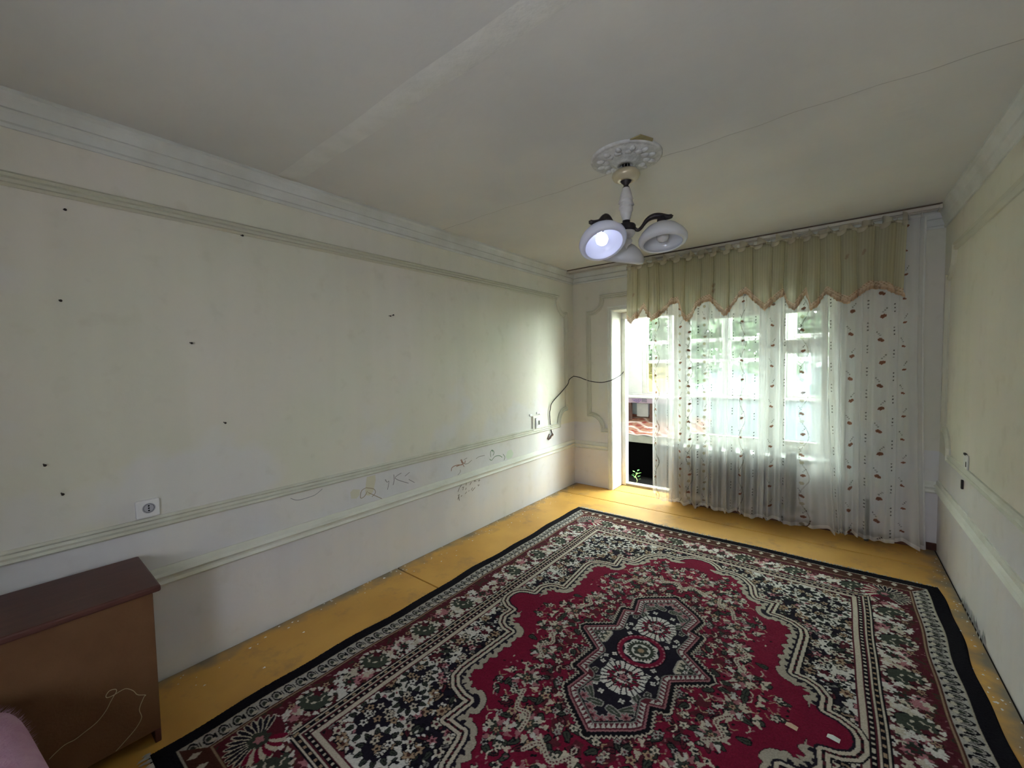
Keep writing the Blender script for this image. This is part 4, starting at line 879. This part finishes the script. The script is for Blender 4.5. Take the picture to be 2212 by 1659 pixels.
scrib('crayon_drawing', 'rust red crayon scribble on the pale band between the rails', 'drawing', [[(-2.091, .603), (-2.083, .629), (-2.051, .639), (-2.009, .639), (-1.967, .632), (-1.948, .642), (-1.975, .671), (-1.966, .676), (-1.952, .649), (-1.929, .638), (-1.921, .66)], [(-1.971, .66), (-1.937, .608)], [(-2.03, .630), (-1.99, .634), (-1.95, .634)]], mat('rust_crayon', s2l(158, 122, 106), .8), .0035)
scrib('pencil_drawing', 'dark pencil dashes around the rust crayon scribble', 'drawing', [[(-1.937, .671), (-1.898, .68)], [(-1.783, .651), (-1.741, .661), (-1.667, .658)], [(-2.017, .553), (-1.988, .571), (-1.985, .592)], [(-1.93, .630), (-1.89, .628), (-1.84, .648)]], mat('pencil_grey', s2l(138, 138, 130), .8), .0025)
scrib('crayon_drawing', 'green crayon loops on the pale band toward the far corner', 'drawing', [[(-1.58, .627), (-1.584, .669), (-1.561, .691), (-1.533, .663), (-1.551, .636)], [(-1.567, .594), (-1.523, .62), (-1.459, .617), (-1.413, .591)], [(-1.4, .62), (-1.374, .587), (-1.387, .559)], [(-1.565, .69), (-1.55, .668)], [(-1.60, .61), (-1.585, .598), (-1.567, .594)]], mat('green_crayon', s2l(90, 125, 95), .8), .003)
SEGS = [[(-1.968, 0.459), (-1.998, 0.438)], [(-2.0, 0.434), (-2.02, 0.406)], [(-1.967, 0.429), (-1.945, 0.431)], [(-1.953, 0.429), (-1.961, 0.405)], [(-1.915, 0.463), (-1.92, 0.438)], [(-1.919, 0.45), (-1.9, 0.462)], [(-1.853, 0.452), (-1.869, 0.429)], [(-1.81, 0.465), (-1.813, 0.442)], [(-1.81, 0.452), (-1.795, 0.46)], [(-1.808, 0.452), (-1.79, 0.444)], [(-1.764, 0.443), (-1.737, 0.442)], [(-1.747, 0.452), (-1.754, 0.431)], [(-1.917, 0.415), (-1.927, 0.398)], [(-1.933, 0.366), (-1.913, 0.378)], [(-1.889, 0.375), (-1.882, 0.383)], [(-1.838, 0.398), (-1.853, 0.377)], [(-1.805, 0.39), (-1.844, 0.368)], [(-1.771, 0.403), (-1.748, 0.4)], [(-1.754, 0.399), (-1.762, 0.391)], [(-2.023, 0.374), (-2.0, 0.377)], [(-2.005, 0.378), (-2.012, 0.363), (-2.024, 0.339)], [(-2.011, 0.362), (-2.004, 0.324)], [(-1.972, 0.362), (-1.984, 0.354)], [(-1.886, 0.456), (-1.876, 0.456)]]
scrib('pencil_writing', 'small pencilled letters and crosses below the dado rail', 'writing', SEGS, mat('graphite', s2l(122, 116, 104), .8), .0026)
scrib('crayon_drawing', 'brown looped doodle over a yellow stain between the rails', 'drawing', [[(-2.895, .661), (-2.837, .639), (-2.823, .608), (-2.851, .586)], [(-2.895, .661), (-2.93, .647), (-2.938, .601), (-2.909, .604), (-2.885, .635)], [(-2.879, .623), (-2.773, .551)]], mat('brown_pencil', s2l(152, 136, 112), .8), .0022)
scrib('pencil_drawing', 'grey pencil zigzag letters right of the looped doodle', 'drawing', [[(-2.74, .683), (-2.725, .66), (-2.708, .662), (-2.723, .604)], [(-2.665, .702), (-2.663, .662), (-2.674, .626)], [(-2.598, .699), (-2.653, .671), (-2.535, .606)], [(-2.522, .688), (-2.565, .668)], [(-2.531, .634), (-2.479, .598)], [(-2.735, .68), (-2.73, .665)]], mat('soft_pencil', s2l(128, 126, 130), .8), .0022)
scrib('pencil_drawing', 'faint wavy pencil line under the moulding left of the doodle', 'drawing', [[(-3.395, .723), (-3.356, .701), (-3.293, .70), (-3.246, .706), (-3.201, .731)]], mat('faint_pencil', s2l(140, 142, 145), .8), .0018)
def stain(pts, m, label):
    o = MB(); n_ = len(pts); c = (sum(p[0] for p in pts)/n_, sum(p[1] for p in pts)/n_)
    o.add([(.0007, y, z) for y, z in pts]+[(.0009,)+c], [(i, (i+1) % n_, n_) for i in range(n_)]); o.build('stain', m, wl)['label'] = label
stain([(-2.901, .645), (-2.893, .70), (-2.885, .735), (-2.82, .735), (-2.816, .70), (-2.84, .62), (-2.87, .60), (-2.90, .61)], mat('yellow_stain', s2l(210, 206, 186), .85), 'yellowish vertical stain')
stain([(-3.013, .660), (-2.99, .675), (-2.941, .66), (-2.945, .625), (-2.97, .605), (-3.008, .615)], mat('yellow_stain_b', s2l(211, 208, 190), .85), 'yellowish round stain')
stain([(-1.36, .59), (-1.33, .64), (-1.27, .645), (-1.235, .60), (-1.26, .56), (-1.33, .555)], mat('green_smudge', s2l(204, 215, 198), .85), 'pale green smudge')
# broken socket hole on the right wall
hb = empty('broken_socket', (W, -.82, .78)); tag(hb, 'torn-out socket hole with cracked plaster on the right wall', 'socket')
MB().bbox((W-.010, -.885, .80), (W-.001, -.80, .905), .003).build('plaster_patch', M_seam, hb)
for y, z, a, b_ in ((-.776, .706, .010, .028), (-.83, .905, .022, .006), (-.87, .85, .006, .016)):
    MB().bbox((W-.012, y-a, z-b_), (W-.002, y+a, z+b_), .002).build('hole', mat('hole_dark', (.05, .045, .04), .9), hb)  # dark blocks drawn for the holes
# flakes of whitewash along the wall feet
fk = MB()
for k in range(170):
    if k < 110: x, y = abs(random.gauss(0, .10))+.02, random.uniform(-4.0, -.1)
    else: x, y = W-abs(random.gauss(0, .05))-.015, random.uniform(-2.6, -.1)
    if .43 < x < 3.0: continue
    if x < .47 and y < -4.05: continue
    r = random.uniform(.003, .009); a = random.uniform(0, 6); z = .0006
    fk.add([(x+r*math.cos(a+q*1.57)*random.uniform(.5, 1), y+r*math.sin(a+q*1.57), z+(.002 if q % 2 else 0)) for q in range(4)]+[(x, y, z+.003)], [(0, 1, 4), (1, 2, 4), (2, 3, 4), (3, 0, 4)])
fo = fk.build('whitewash_flakes', M_whitecl); tag(fo, 'white paint flakes scattered along the floor edges', 'debris', kind='stuff')
